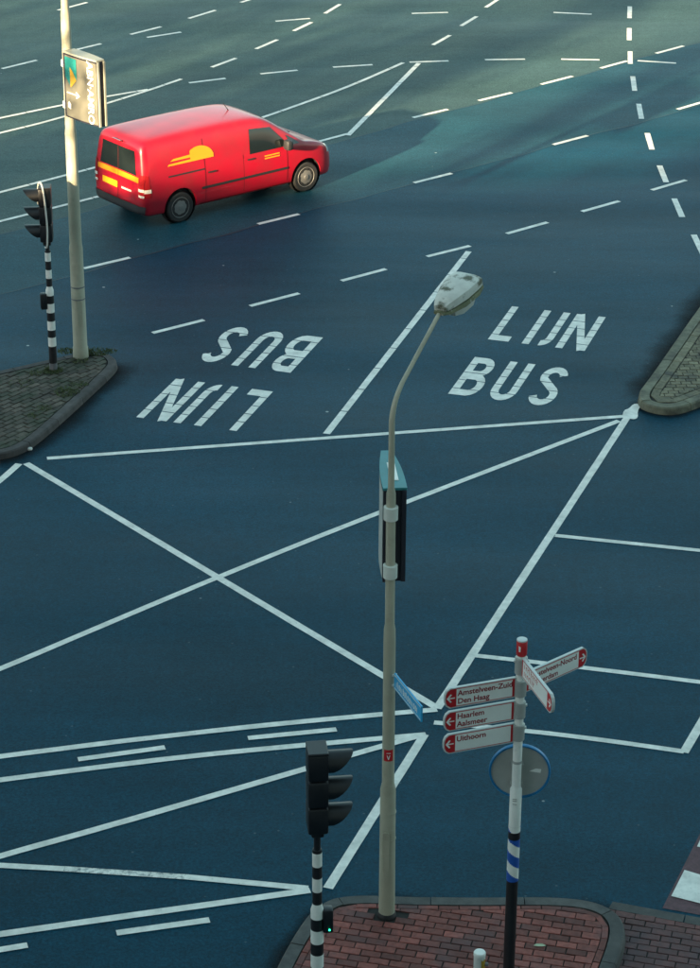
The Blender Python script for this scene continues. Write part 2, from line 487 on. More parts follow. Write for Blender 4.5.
# ------------------------------------------------------------------ ground plan in metres (x right, y away from the viewer)
LANE_DASHES = [
    ((-7.243, 58.323), (-6.613, 59.135)),
    ((-7.891, 52.9), (-7.2, 53.646)),
    ((-6.57, 54.408), (-5.879, 55.145)),
    ((-5.265, 56.019), (-4.598, 56.765)),
    ((-3.986, 57.587), (-3.379, 58.42)),
    ((-2.795, 59.232), (-2.242, 59.999)),
    ((1.283, 49.216), (2.034, 49.856)),
    ((2.732, 50.541), (3.483, 51.187)),
    ((4.176, 51.871), (4.925, 52.563)),
    ((5.62, 53.254), (6.281, 53.898)),
    ((7.021, 54.576), (7.743, 55.268)),
    ((4.105, 47.338), (4.862, 47.985)),
    ((6.96, 49.963), (7.731, 50.69)),
    ((1.208, 44.756), (1.963, 45.376)),
    ((-1.73, 42.226), (-0.985, 42.817)),
    ((-4.7, 39.763), (-3.935, 40.349)),
    ((-3.252, 36.69), (-2.443, 37.295)),
    ((-1.705, 37.962), (-0.892, 38.588)),
    ((-0.169, 39.219), (0.61, 39.832)),
    ((1.348, 40.498), (2.14, 41.086)),
    ((2.841, 41.77), (3.636, 42.43)),
    ((4.33, 43.065), (5.092, 43.704)),
    ((5.788, 44.39), (6.529, 45.032)),
    ((-4.853, 55.749), (-4.085, 56.264)),
    ((-1.871, 57.365), (-1.042, 57.66)),
    ((-3.613, 51.818), (-2.825, 52.205)),
    ((-2.061, 52.596), (-1.239, 52.926)),
    ((-0.442, 53.199), (0.453, 53.434)),
    ((1.298, 53.67), (2.192, 53.803)),
    ((3.032, 53.927), (3.952, 53.992)),
    ((4.784, 54.012), (5.658, 53.971)),
    ((6.524, 53.921), (7.382, 53.724)),
    ((1.442, 58.218), (2.337, 58.341)),
    ((4.933, 58.406), (5.859, 58.248)),
    ((-3.183, 53.136), (-2.67, 53.925)),
    ((-2.244, 54.76), (-1.77, 55.61)),
    ((-1.409, 56.442), (-0.994, 57.289)),
    ((-0.683, 58.165), (-0.321, 59.108)),
    ((1.878, 55.22), (2.308, 56.127)),
    ((2.604, 57.019), (3.024, 57.959)),
    ((3.289, 58.871), (3.624, 59.676)),
]
TURN_DASHES = [
    ((6.878, 59.064), (6.747, 57.873)),
    ((6.642, 56.896), (6.523, 55.763)),
    ((6.437, 54.741), (6.33, 53.639)),
    ((6.274, 52.577), (6.194, 51.391)),
    ((6.173, 50.368), (6.111, 49.231)),
    ((6.117, 48.19), (6.088, 47.034)),
    ((6.118, 45.961), (6.125, 44.885)),
    ((6.16, 43.876), (6.178, 42.778)),
    ((6.265, 41.773), (6.3, 40.668)),
]
LINES = {
    'stop_line': (0.101, [(-4.397, 31.692), (4.125, 33.358)]),
    'bus_lane_line': (0.109, [(-0.354, 32.634), (2.11, 40.805)]),
    'box_line_a': (0.108, [(-4.679, 31.514), (-3.314, 29.878), (-1.749, 27.987), (-0.236, 26.162), (1.023, 24.646)]),
    'box_line_b': (0.101, [(-4.671, 25.099), (-4.242, 25.483), (-3.132, 26.581), (-1.746, 27.944), (0.279, 29.84), (4.047, 33.186)]),
    'box_line_c': (0.108, [(4.245, 33.493), (2.823, 29.529), (1.045, 24.6)]),
    'box_line_d': (0.108, [(-5.288, 30.146), (-4.973, 30.91), (-4.778, 31.495)]),
    'bay_line_a': (0.094, [(2.789, 29.259), (3.917, 29.006), (5.482, 28.653)]),
    'bay_line_b': (0.094, [(1.564, 25.892), (2.906, 25.601), (4.94, 25.097)]),
    'bay_line_c': (0.094, [(1.0, 24.277), (2.054, 24.108), (2.91, 23.916), (3.85, 23.662)]),
    'bay_line_d': (0.108, [(3.847, 23.64), (4.315, 24.733)]),
    'guide_a': (0.101, [(-4.408, 23.349), (-3.969, 23.462), (-2.858, 23.755), (-1.724, 24.025), (-0.568, 24.281), (1.044, 24.577)]),
    'guide_b': (0.101, [(-4.332, 22.842), (-3.902, 22.962), (-2.809, 23.25), (-1.694, 23.521), (-0.557, 23.742), (0.899, 24.004)]),
    'guide_c': (0.101, [(-4.088, 21.214), (-3.699, 21.452), (-2.687, 21.992), (-1.638, 22.584), (-0.467, 23.245), (0.065, 23.563), (0.829, 23.981)]),
    'guide_d': (0.108, [(0.882, 24.004), (-0.204, 20.889)]),
    'guide_e': (0.094, [(-4.102, 21.307), (-3.675, 21.274), (-2.992, 21.216)]),
    'guide_e_worn': (0.094, [(-2.992, 21.216), (-1.707, 21.082)]),
    'guide_e_end': (0.094, [(-1.707, 21.082), (-0.412, 20.886)]),
    'guide_f': (0.101, [(-3.897, 19.94), (-3.509, 20.046), (-2.524, 20.305), (-1.518, 20.561), (-0.39, 20.85)]),
    'gdash_a': (0.094, [(-3.075, 23.408), (-2.105, 23.68)]),
    'gdash_b': (0.094, [(-1.161, 23.897), (-0.14, 24.104)]),
    'gdash_c': (0.094, [(-2.335, 20.08), (-1.407, 20.314)]),
    'gdash_d': (0.094, [(-3.857, 19.672), (-3.208, 19.863)]),
    'edge_a': (0.094, [(-7.975, 48.54), (-7.408, 48.978), (-6.373, 49.864), (-5.379, 50.635), (-4.909, 50.961), (-4.454, 51.266)]),
    'edge_b': (0.094, [(-7.804, 47.368), (-7.264, 47.908), (-6.335, 48.794), (-5.326, 50.078), (-4.88, 50.631), (-4.329, 51.357), (-3.788, 52.133)]),
    'edge_c': (0.094, [(-7.242, 43.526), (-6.736, 43.991), (-4.858, 45.805), (-3.502, 47.18), (-2.094, 48.885), (-1.123, 50.147), (-0.054, 51.613), (1.165, 53.623)]),
    'edge_d': (0.094, [(-6.997, 41.844), (-6.505, 42.279), (-4.697, 43.896), (-2.803, 45.585), (-0.707, 47.412), (-0.065, 48.024)]),
    'edge_e': (0.109, [(-0.085, 47.881), (1.513, 53.588)]),
}
NEAR_ISLAND = [(-0.817, 18.85), (-0.698, 19.361), (-0.59, 19.74), (-0.449, 20.149), (-0.331, 20.394), (-0.149, 20.572), (0.129, 20.628), (0.623, 20.598), (1.364, 20.588), (2.013, 20.613), (2.422, 20.573), (2.648, 20.46), (2.766, 20.304), (2.812, 20.063), (2.751, 19.758), (2.636, 19.394), (2.471, 18.883)]
LEFT_ISLAND = [(-6.057, 34.395), (-5.493, 34.813), (-4.766, 35.296), (-4.396, 35.544), (-4.089, 35.656), (-3.873, 35.574), (-3.724, 35.343), (-3.686, 35.091), (-3.753, 34.799), (-4.031, 33.908), (-4.454, 32.602), (-4.678, 32.016), (-4.865, 31.764), (-5.065, 31.637), (-5.619, 31.471)]
RIGHT_ISLAND = [(6.823, 40.445), (5.855, 37.776), (5.56, 37.028), (5.031, 35.606), (4.584, 34.435), (4.436, 34.073), (4.403, 33.757), (4.488, 33.564), (4.744, 33.413), (4.992, 33.456), (5.331, 33.732), (6.401, 34.749)]
BLOB = [(4.108, 33.338), (4.163, 33.588), (4.245, 33.647), (4.325, 33.823), (4.403, 33.844), (4.441, 33.767), (4.365, 33.553), (4.346, 33.304), (4.285, 33.227), (4.206, 33.264), (4.142, 33.225)]
CYCLE_EDGE = [(3.246, 20.574), (3.766, 21.849), (4.223, 22.96)]
CYCLE_BLOCKS = [[(3.558, 21.261), (3.711, 21.175), (4.006, 21.024), (3.791, 20.52), (3.644, 20.655), (3.361, 20.782)], [(3.748, 21.704), (4.181, 21.509), (4.453, 22.111), (3.929, 22.184)]]
FLUSH_KERB = [[(2.736, 20.668), (3.015, 20.574), (3.235, 20.514), (3.609, 20.387), (4.196, 20.211)], [(2.682, 20.544), (2.94, 20.45), (3.2, 20.391), (3.591, 20.248), (4.173, 20.057)]]

VAN_POS, VAN_HEAD = (-4.322, 42.369, 0.0), R(39.5)
# trees: where the middle of the shadow falls, how far back along the light the tree stands, height, spread, leaves per twig
TREES = [(-6.5, 57.0, 42, 13.5, 3.2, 10), (0.5, 53.5, 44, 14.0, 2.6, 10), (11.0, 49.5, 40, 13.0, 3.0, 10), (4.5, 61.0, 46, 15.0, 2.6, 8), (-11.0, 50.0, 38, 12.0, 3.0, 10), (16.5, 57.0, 43, 14.0, 3.4, 8),
         (-5.5, 46.5, 36, 11.5, 2.8, 12), (-9.5, 61.0, 47, 15.0, 2.6, 10), (6.9, 52.9, 38, 13.0, 0.7, 5), (1.0, 64.0, 48, 15.0, 2.2, 10), (4.4, 56.5, 40, 13.0, 0.6, 7)]
TREE_LABELS = ['street tree throwing the leftmost band of shade', 'street tree shading the middle lane dashes', 'street tree shading the right lane dashes', 'tallest street tree shading the far lanes', 'street tree out past the bank sign', 'street tree shading the far right corner',
               'low street tree shading the road behind the van', 'street tree shading the far left dashes', 'slim young street tree between the wide ones', 'street tree shading the farthest turning dashes', 'narrow poplar-like street tree with a thin crown']
PEBBLE = (-4.680, 31.989, 0.02)
LIT_TONE_EDGE = ((-4.636, 43.247), (7.352, 54.825))
SEAM = ((-4.318, 39.899), (7.235, 50.023))
# ------------------------------------------------------------------ the road and its paint
road_mb = MB()
road_mb.sheet([(-700, -700), (700, -700), (700, 900), (-700, 900)], 0.0)
road = tag(road_mb.build('road', 'asphalt'), kind='structure')
# carriageway painted paler in two steps, for sunlight; only the nearer seam is real
def lit_tone_sheet(seam, name, material, z):
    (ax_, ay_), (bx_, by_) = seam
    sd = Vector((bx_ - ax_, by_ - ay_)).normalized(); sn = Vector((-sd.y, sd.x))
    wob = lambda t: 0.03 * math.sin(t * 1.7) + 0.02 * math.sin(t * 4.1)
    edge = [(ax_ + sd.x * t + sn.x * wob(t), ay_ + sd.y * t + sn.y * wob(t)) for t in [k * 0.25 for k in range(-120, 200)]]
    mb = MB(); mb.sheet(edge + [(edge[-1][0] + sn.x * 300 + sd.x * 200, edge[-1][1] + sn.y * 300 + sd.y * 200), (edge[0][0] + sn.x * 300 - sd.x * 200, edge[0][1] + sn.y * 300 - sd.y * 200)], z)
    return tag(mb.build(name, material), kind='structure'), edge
carriageway, edge_1 = lit_tone_sheet(SEAM, 'carriageway_road', 'half_lit_asphalt', 0.0010)
carriageway_2, edge_2 = lit_tone_sheet(LIT_TONE_EDGE, 'carriageway_road', 'lit_tone_asphalt', 0.0018)
_layer = [0]
def layer():
    _layer[0] += 1
    return 0.004 + 0.00018 * _layer[0]

def strip(mb, pts, w, z, jitter=0.03):
    """a painted line along pts with slightly uneven edges"""
    p = resample(pts, 0.22) if len(pts) > 2 or math.dist(pts[0], pts[-1]) > 0.5 else pts
    nn = normals(p)
    vs_, fs = [], []
    for q, m_ in zip(p, nn):
        a = w / 2 * (1 + random.uniform(-jitter, jitter)); b = w / 2 * (1 + random.uniform(-jitter, jitter))
        vs_ += [(q[0] + m_[0] * a, q[1] + m_[1] * a, z), (q[0] - m_[0] * b, q[1] - m_[1] * b, z)]
    for i in range(len(p) - 1):
        fs.append((2 * i, 2 * i + 1, 2 * i + 3, 2 * i + 2))
    mb.add(vs_, fs)

for e_, c_ in ((edge_1, carriageway), (edge_2, carriageway_2)):
    mb = MB(); strip(mb, e_, 0.02, 0.0026, 0.5); mb.build('asphalt_seam', 'bitumen', c_)
for a, b in LANE_DASHES:
    mb = MB(); strip(mb, resample([a, b], 0.2), 0.098, 0.004); mb.build('lane_dash', 'paint', road)
for a, b in TURN_DASHES:
    mb = MB(); strip(mb, resample([a, b], 0.2), 0.112, 0.0046); mb.build('turning_line_dash', 'paint', road)

LINE_NAMES = {'stop': 'stop_line', 'bus': 'bus_lane_line', 'box': 'crossing_line', 'bay': 'lane_boundary_line', 'guide': 'guide_line', 'gdash': 'guide_dash', 'edge': 'edge_line'}
for key, (w, pts) in LINES.items():
    z = layer(); mb = MB()
    kind_ = key.split('_')[0]
    if len(pts) > 2: pts = [pts[0]] + chaikin(pts, 2)[1:-1] + [pts[-1]]
    if kind_ in ('edge', 'bus'):
        fine = resample(pts, 0.1)
        k = max(2, int((1.45 if kind_ == 'edge' else 0.95) / 0.1))
        for s in range(0, len(fine) - 1, k):
            seg = fine[s:s + k + 1]
            if len(seg) < 2: continue
            a, b = seg[-2], seg[-1]
            seg[-1] = (a[0] + (b[0] - a[0]) * 0.78, a[1] + (b[1] - a[1]) * 0.78)
            strip(mb, seg, w, z)
    else:
        strip(mb, pts, w, z)
    mb.build(LINE_NAMES[kind_], 'worn_paint' if 'worn' in key else 'paint', road)
mb = MB(); mb.sheet(chaikin(BLOB + BLOB[:1], 1)[:-1], layer()); mb.build('paint_blot', 'paint', road)

# letters painted in stencilled strips: strokes laid out at half height, then stretched along the lane
def arc(cx, cy, rx, ry, a0, a1, n=9):
    return [(cx + rx * math.cos(R(a0 + (a1 - a0) * i / n)), cy + ry * math.sin(R(a0 + (a1 - a0) * i / n))) for i in range(n + 1)]
SW = 0.118
h_ = SW / 2
GLYPHS = {
    'L': [[(h_, 0.8), (h_, SW)], [(0, h_), (0.345, h_)]],
    'I': [[(h_, 0.8), (h_, 0)]],
    'J': [[(0.2, 0.8), (0.2, 0.24)] + arc(0.085, 0.20, 0.115, 0.14, 0, -95)],
    'N': [[(h_, 0), (h_, 0.8)], [(0.43, 0), (0.43, 0.8)], [(h_ + 0.015, 0.8), (0.43 - 0.015, 0)]],
    'B': [[(h_, 0), (h_, 0.8)],
          [(SW, 0.8 - h_), (0.22, 0.8 - h_)] + arc(0.22, 0.60, 0.125, 0.142, 80, -80) + [(SW, 0.455)],
          [(SW, 0.395), (0.24, 0.395)] + arc(0.24, 0.228, 0.142, 0.17, 80, -80) + [(SW, h_)]],
    'U': [[(h_, 0.8), (h_, 0.24)] + arc(0.205, 0.215, 0.146, 0.158, 180, 360, 12) + [(0.351, 0.8)]],
    'S': [arc(0.20, 0.585, 0.145, 0.155, 15, 200, 12) + arc(0.205, 0.215, 0.148, 0.157, 62, -165, 14)],
}
def stroke_quads(pts, w):
    nn = normals(pts); out = []
    L_ = [(p[0] + m_[0] * w / 2, p[1] + m_[1] * w / 2) for p, m_ in zip(pts, nn)]
    Rr = [(p[0] - m_[0] * w / 2, p[1] - m_[1] * w / 2) for p, m_ in zip(pts, nn)]
    for i in range(len(pts) - 1):
        q = [Rr[i], Rr[i + 1], L_[i + 1], L_[i]]
        out.append(q if area(q) > 0 else q[::-1])
    return out
def painted_letter(ch, u0, v0, org, ang, joints):
    z = 0.004; mb = MB(); ca, sa = math.cos(ang), math.sin(ang)
    cuts = [-0.1] + joints + [1.8]
    for si, st in enumerate(GLYPHS[ch]):
        zz = z + 0.0003 * si
        for q in stroke_quads(st, SW):
            q = [(x, y * 2.0) for x, y in q]
            for a, b in zip(cuts[:-1], cuts[1:]):
                pc = clip_convex(q, [(-1, a + 0.011), (3, a + 0.011), (3, b - 0.011), (-1, b - 0.011)])
                if len(pc) >= 3 and abs(area(pc)) > 1e-5:
                    mb.sheet([(org[0] + (u0 + x) * ca - (v0 + y) * sa, org[1] + (u0 + x) * sa + (v0 + y) * ca) for x, y in pc], zz)
    mb.build('painted_letter', 'paint', road)
for org, ang in (((1.505, 34.20), R(-17.6)), ((-0.455, 36.53), R(162.0))):
    for ch, u0, v0 in (('B', 0, 0), ('U', 0.59, 0), ('S', 1.20, 0), ('L', 0, 2.41), ('I', 0.565, 2.41), ('J', 0.755, 2.41), ('N', 1.125, 2.41)):
        painted_letter(ch, u0, v0, org, ang, [0.27 + random.uniform(-.02, .02), 0.62, 0.94, 1.27 + random.uniform(-.02, .02)])

# red cycle crossing with white blocks
ce = CYCLE_EDGE
far = (ce[2][0] + 4.5, ce[2][1] - 1.2); near = (ce[0][0] + 4.0, ce[0][1] - 1.25)
cyc = MB(); cyc.sheet([ce[0], ce[1], ce[2], far, near], 0.0034)
cycle = tag(cyc.build('cycle_path', 'red_asphalt'), kind='structure')
for q in CYCLE_BLOCKS:
    mb = MB(); mb.sheet(q, layer() + 0.001); mb.build('crossing_block', 'paint', cycle)

# ------------------------------------------------------------------ traffic islands
def kerb_stones(outline, width, height, length, parent, material, inside):
    pts = resample(outline, 0.06)
    inn = offset(pts, width * inside)
    out_low = offset(pts, -0.02 * inside)
    ch = offset(pts, 0.02 * inside)
    k = max(2, round(length / 0.06))
    for s in range(0, len(pts) - 1, k):
        e = min(s + k, len(pts) - 1)
        if e - s < 2: continue
        dz = random.uniform(-0.004, 0.004)
        vs_, fs = [], []
        idx = list(range(s, e + 1))
        for j, i in enumerate(idx):
            sh = 0.0
            if j == 0: sh = 0.09
            if j == len(idx) - 1: sh = -0.09
            def at(arr, z):
                a = arr[i]; b = arr[min(i + 1, len(arr) - 1)] if sh > 0 else arr[max(i - 1, 0)]
                t = abs(sh)
                return (a[0] + (b[0] - a[0]) * t, a[1] + (b[1] - a[1]) * t, z)
            vs_ += [at(out_low, -0.03), at(pts, height - 0.022 + dz), at(ch, height + dz), at(inn, height + dz), at(inn, -0.03)]
        n = len(idx)
        for j in range(n - 1):
            for c_ in range(4):
                a = j * 5 + c_
                fs.append((a, a + 1, a + 6, a + 5) if inside < 0 else (a, a + 5, a + 6, a + 1))
        cap = tuple(range(5)); cap2 = tuple((n - 1) * 5 + c_ for c_ in range(5))
        fs += [cap, cap2[::-1]] if inside > 0 else [cap[::-1], cap2]
        mb = MB(); mb.add(vs_, fs); mb.build('kerb_stone', material, parent)

def brick_mesh(L_, W_, name, material, hgt=0.05):
    mb = MB(); x, y = L_ / 2, W_ / 2; c_ = 0.005
    vs_ = [(-x, -y, -hgt), (x, -y, -hgt), (x, y, -hgt), (-x, y, -hgt), (-x, -y, -c_), (x, -y, -c_), (x, y, -c_), (-x, y, -c_),
           (-x + c_, -y + c_, 0), (x - c_, -y + c_, 0), (x - c_, y - c_, 0), (-x + c_, y - c_, 0)]
    fs = [(a, (a + 1) % 4, (a + 1) % 4 + 4, a + 4) for a in range(4)] + [(a + 4, (a + 1) % 4 + 4, (a + 1) % 4 + 8, a + 8) for a in range(4)] + [(8, 9, 10, 11)]
    mb.add(vs_, fs)
    return mb.mesh(name, material)

def pave(poly, ang, L_, W_, gap, ztop, parent, material, limit=300, holes=(), score=None, seed=1, name='brick', dz=0.003, bond=0.5):
    rr = random.Random(seed)
    if area(poly) < 0: poly = poly[::-1]
    ca, sa = math.cos(ang), math.sin(ang)
    loc = [(x * ca + y * sa, -x * sa + y * ca) for x, y in poly]
    u0, u1 = min(p[0] for p in loc), max(p[0] for p in loc)
    v0, v1 = min(p[1] for p in loc), max(p[1] for p in loc)
    pl, pw = L_ + gap, W_ + gap
    shared = [brick_mesh(L_ * k, W_ * k2, name, material) for k, k2 in ((1, 1), (0.985, 0.97), (0.97, 1))]
    items = []
    row = 0
    v = v0
    while v < v1:
        u = u0 - pl + (row % 2) * pl * bond + rr.uniform(-.012, .012)
        while u < u1:
            cu, cv = u + pl / 2, v + pw / 2
            wx, wy = cu * ca - cv * sa, cu * sa + cv * ca
            if not any((wx - hx) ** 2 + (wy - hy) ** 2 < hr * hr for hx, hy, hr in holes):
                rect = [(cu - L_ / 2, cv - W_ / 2), (cu + L_ / 2, cv - W_ / 2), (cu + L_ / 2, cv + W_ / 2), (cu - L_ / 2, cv + W_ / 2)]
                pc = clip_convex(loc, rect)
                if len(pc) >= 3:
                    a = abs(area(pc)) / (L_ * W_)
                    if a > 0.06: items.append((wx, wy, a, pc))
            u += pl
        v += pw; row += 1
    if score: items.sort(key=lambda it: score(it[0], it[1]))
    rest = MB()
    for k, (wx, wy, a, pc) in enumerate(items):
        z = ztop + rr.uniform(-dz, dz)
        if k < limit and a > 0.985:
            o = bpy.data.objects.new(name, rr.choice(shared)); C.objects.link(o)
            o.parent = parent
            o.location = (wx, wy, z)
            o.rotation_euler = (rr.uniform(-.012, .012), rr.uniform(-.008, .008), ang + rr.uniform(-.008, .008))
        else:
            q = [(x * ca - y * sa, x * sa + y * ca) for x, y in pc]
            if k < limit:
                mb = MB(); c0 = (sum(p[0] for p in q) / len(q), sum(p[1] for p in q) / len(q))
                mb.prism([(x - c0[0], y - c0[1]) for x, y in q], -0.05, 0.0)
                mb.build(name, material, parent, loc=(c0[0], c0[1], z))
            else:
                rest.prism(q, z - 0.05, z)
    if rest.v:
        tag(rest.build(name + '_field', material, parent), kind='stuff')
    return len(items)

def border_bricks(line, inside, L_, W_, gap, ztop, parent, material, name='brick', dz=0.002):
    """one course of bricks laid lengthwise along a line"""
    pts = resample(line, 0.03)
    k = max(1, round(L_ / 0.03)); me = {}
    for s in range(0, len(pts) - k, k):
        a, b = pts[s], pts[s + k]
        L2 = math.dist(a, b) - gap
        if L2 < 0.04: continue
        key = round(L2, 2)
        if key not in me: me[key] = brick_mesh(key, W_, name, material)
        ang = math.atan2(b[1] - a[1], b[0] - a[0])
        nx, ny = -math.sin(ang) * inside, math.cos(ang) * inside
        o = bpy.data.objects.new(name, me[key]); C.objects.link(o); o.parent = parent
        o.location = ((a[0] + b[0]) / 2 + nx * W_ / 2, (a[1] + b[1]) / 2 + ny * W_ / 2, ztop + random.uniform(-dz, dz))
        o.rotation_euler = (0, 0, ang)

view_score = lambda x, y: abs(y - 20.2) * 1.0 + max(0, abs(x - 0.6) - 2.2) * 3

# the red brick island in front: outline runs from its left flank round the tip to the right flank (inside is on the right)
out_n = chaikin(NEAR_ISLAND, 2)
side_n = -1 if area(out_n + out_n[:1]) < 0 else 1
KW, KHT = 0.15, 0.12
inner_n = offset(resample(out_n, 0.06), (KW + 0.012) * side_n)
isl = MB(); isl.prism(inner_n, -0.05, KHT - 0.014)
island = tag(isl.build('brick_traffic_island', 'joint'), kind='structure')
kerb_stones(out_n, KW, KHT, 0.95, island, 'kerb', side_n)
border_bricks(inner_n, side_n, 0.2, 0.065, 0.008, KHT - 0.002, island, 'brick')
core_n = offset(inner_n, 0.074 * side_n)
LAMP = (0.40, 20.26); POST = (1.575, 19.2); SIGNAL = (-0.285, 18.8); BOLLARD = (1.255, 18.72)
holes = [(LAMP[0], LAMP[1], 0.12), (POST[0], POST[1], 0.11), (SIGNAL[0], SIGNAL[1], 0.11), (BOLLARD[0], BOLLARD[1], 0.11)]
pave(core_n, R(-13.5), 0.198, 0.094, 0.009, KHT - 0.002, island, 'brick', 300, holes, lambda x, y: -y + max(0, abs(x - 0.7) - 1.7) * 4, 3)

# flush footway to the right of the island
fk_o, fk_i = FLUSH_KERB
foot_poly = fk_i + [(6.5, 17.6), (2.2, 17.6), (2.35, 18.9), (2.46, 19.4), (2.52, 19.9), (2.47, 20.2)]
fw = MB(); fw.prism(foot_poly, -0.05, 0.006)
footway = tag(fw.build('footpath', 'joint'), kind='structure')
kb_o = resample(fk_o, 0.9); kb_i = resample(fk_i, 0.9)
for i in range(min(len(kb_o), len(kb_i)) - 1):
    sh = lambda a, b, t: (a[0] + (b[0] - a[0]) * t, a[1] + (b[1] - a[1]) * t)
    mb = MB(); mb.prism([sh(kb_o[i], kb_o[i + 1], .008), sh(kb_o[i + 1], kb_o[i], .008), sh(kb_i[i + 1], kb_i[i], .008), sh(kb_i[i], kb_i[i + 1], .008)], -0.05, 0.016)
    mb.build('kerb_stone', 'kerb', footway)
pave(foot_poly, R(-15), 0.198, 0.094, 0.008, 0.016, footway, 'brick_dark', 300, (), lambda x, y: -y + max(0, x - 3.7) * 4, 5)

# right-hand island of mossy setts
out_r = chaikin(RIGHT_ISLAND, 2)
side_r = -1 if area(out_r + out_r[:1]) < 0 else 1
inner_r = offset(resample(out_r, 0.06), 0.175 * side_r)
mb = MB(); mb.prism(inner_r, -0.05, 0.105)
isl_r = tag(mb.build('mossy_traffic_island', 'joint'), kind='structure')
kerb_stones(out_r, 0.16, 0.12, 0.9, isl_r, 'kerb_moss', side_r)
border_bricks(inner_r, side_r, 0.3, 0.13, 0.014, 0.118, isl_r, 'sett', 'paving_sett')
core_r = offset(inner_r, 0.15 * side_r)
pave(core_r, R(2), 0.15, 0.105, 0.014, 0.116, isl_r, 'sett', 300, (), lambda x, y: max(0, x - 5.2) * 4 + abs(y - 35), 9, name='paving_sett', dz=0.004)

# left island, grimy and overgrown, with a street lamp and a signal on it
out_l = chaikin(LEFT_ISLAND, 2)
side_l = -1 if area(out_l + out_l[:1]) < 0 else 1
inner_l = offset(resample(out_l, 0.06), 0.15 * side_l)
mb = MB(); mb.prism(inner_l, -0.05, 0.085)
isl_l = tag(mb.build('grimy_traffic_island', 'joint'), kind='structure')
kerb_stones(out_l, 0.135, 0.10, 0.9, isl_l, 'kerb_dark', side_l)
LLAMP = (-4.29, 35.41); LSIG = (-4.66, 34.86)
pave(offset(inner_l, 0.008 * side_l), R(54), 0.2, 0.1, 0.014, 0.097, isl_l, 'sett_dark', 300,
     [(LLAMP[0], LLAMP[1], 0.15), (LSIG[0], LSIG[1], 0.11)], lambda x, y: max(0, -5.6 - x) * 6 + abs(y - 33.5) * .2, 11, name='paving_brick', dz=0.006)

# grime swept against the kerbs
def grime(outline, inside, width, parent):
    p = resample(outline, 0.1); nn = normals(p); mb = MB(); cov = []
    k = 6
    for i_, (q, m_) in enumerate(zip(p, nn)):
        w = width * (1 + .18 * math.sin(i_ * .31) + .1 * math.sin(i_ * .83))
        for j in range(k + 1):
            d = -inside * w * j / k
            mb.v.append((q[0] + m_[0] * d, q[1] + m_[1] * d, 0.0026)); cov.append((1 - j / k) ** 1.2 * 0.72 * min(1, 12 * i_ / len(p), 12 * (len(p) - 1 - i_) / len(p)))
    for i in range(len(p) - 1):
        for j in range(k):
            a = i * (k + 1) + j; mb.f.append((a, a + 1, a + k + 2, a + k + 1)); mb.mi.append(0)
    o = mb.build('gutter_grime', 'grime', parent)
    at = o.data.attributes.new('cover', 'FLOAT', 'POINT'); at.data.foreach_set('value', cov)
    tag(o, kind='stuff')
grime(out_r[:int(len(out_r) * .50)], side_r, 0.40, road)
grime(out_r[int(len(out_r) * .46):], side_r, 0.16, road)
grime(out_l[int(len(out_l) * .40):], side_l, 0.34, road)
grime(out_n, side_n, 0.20, road)

# ------------------------------------------------------------------ street furniture
def frame(o, xa, ya):
    """matrix whose x runs along xa, y along ya, origin o"""
    x = Vector(xa).normalized(); y = Vector(ya); y = (y - x * y.dot(x)).normalized(); z = x.cross(y)
    m = Matrix((x, y, z)).transposed().to_4x4(); m.translation = Vector(o)
    return m

def pole_mb(steps, seg=20):
    """stepped pole: list of (z, radius)"""
    mb = MB(); mb.lathe([(r_, z) for z, r_ in steps], seg)
    return mb

# --- near street lamp
lx, ly = LAMP
lamp = tag(empty('street_lamp', (lx, ly, KHT - 0.004)), 'tall beige street lamp with curved arm and lichen-spotted head standing on the brick island', 'street lamp')
lean = -0.02
def LP(z): return (lean * z / 6.0, 0, z)
zs = [(0, .083), (1.50, .078), (1.58, .062), (3.2, .059), (3.30, .057), (3.36, .047), (4.74, .045), (4.80, .031), (5.1, .030)]
mb = MB(); mb.tube([LP(z) for z, _ in zs], [r_ for _, r_ in zs], 20); mb.build('pole', 'pole', lamp, 40)
hd = Vector((0.50, 0.84, 0)).normalized()
arm = [Vector(LP(5.05)), Vector(LP(5.25))]
p0 = Vector(LP(5.45)); ctrl = p0 + Vector((0, 0, 0.20)); p2 = ctrl + hd * 0.19 + Vector((0, 0, 0.15))
for i in range(11):
    t = i / 10
    arm.append(p0 * (1 - t) ** 2 + ctrl * 2 * t * (1 - t) + p2 * t * t)
tip = p2 + hd * 0.745 + Vector((0, 0, 0.50))
arm.append(p2 + (tip - p2) * 0.5); arm.append(tip)
rad = [0.030 - 0.010 * i / (len(arm) - 1) for i in range(len(arm))]
mb = MB(); mb.tube(arm, rad, 14); mb.build('arm', 'pole', lamp, 50)
# lamp head: a tapered shell, narrow at the arm
hup = (hd * 0.94 + Vector((0, 0, 0.20))).normalized()
hm = frame(tip - hup * 0.06, hup, Vector((0, 0, 1)).cross(hup))
def head_loft(sec):
    mb = MB(); n = 12; vs_ = []
    for x, w, zlo, zhi in sec:
        c_ = min(0.035, w * .5)
        ring = [(-w, zlo), (-w * .9, zlo - .004), (w * .9, zlo - .004), (w, zlo), (w, zlo + (zhi - zlo) * .45), (w * .97, zlo + (zhi - zlo) * .75), (w - c_, zhi - .008), (w * .45, zhi), (-w * .45, zhi), (-w + c_, zhi - .008), (-w * .97, zlo + (zhi - zlo) * .75), (-w, zlo + (zhi - zlo) * .45)]
        vs_ += [hm @ Vector((x, y, z)) for y, z in ring]
    fs = [tuple(range(n)), tuple(reversed(range((len(sec) - 1) * n, len(sec) * n)))]
    for i in range(len(sec) - 1):
        for k in range(n):
            a, b = i * n + k, i * n + (k + 1) % n
            fs.append((a, a + n, b + n, b))
    mb.add(vs_, fs)
    return mb
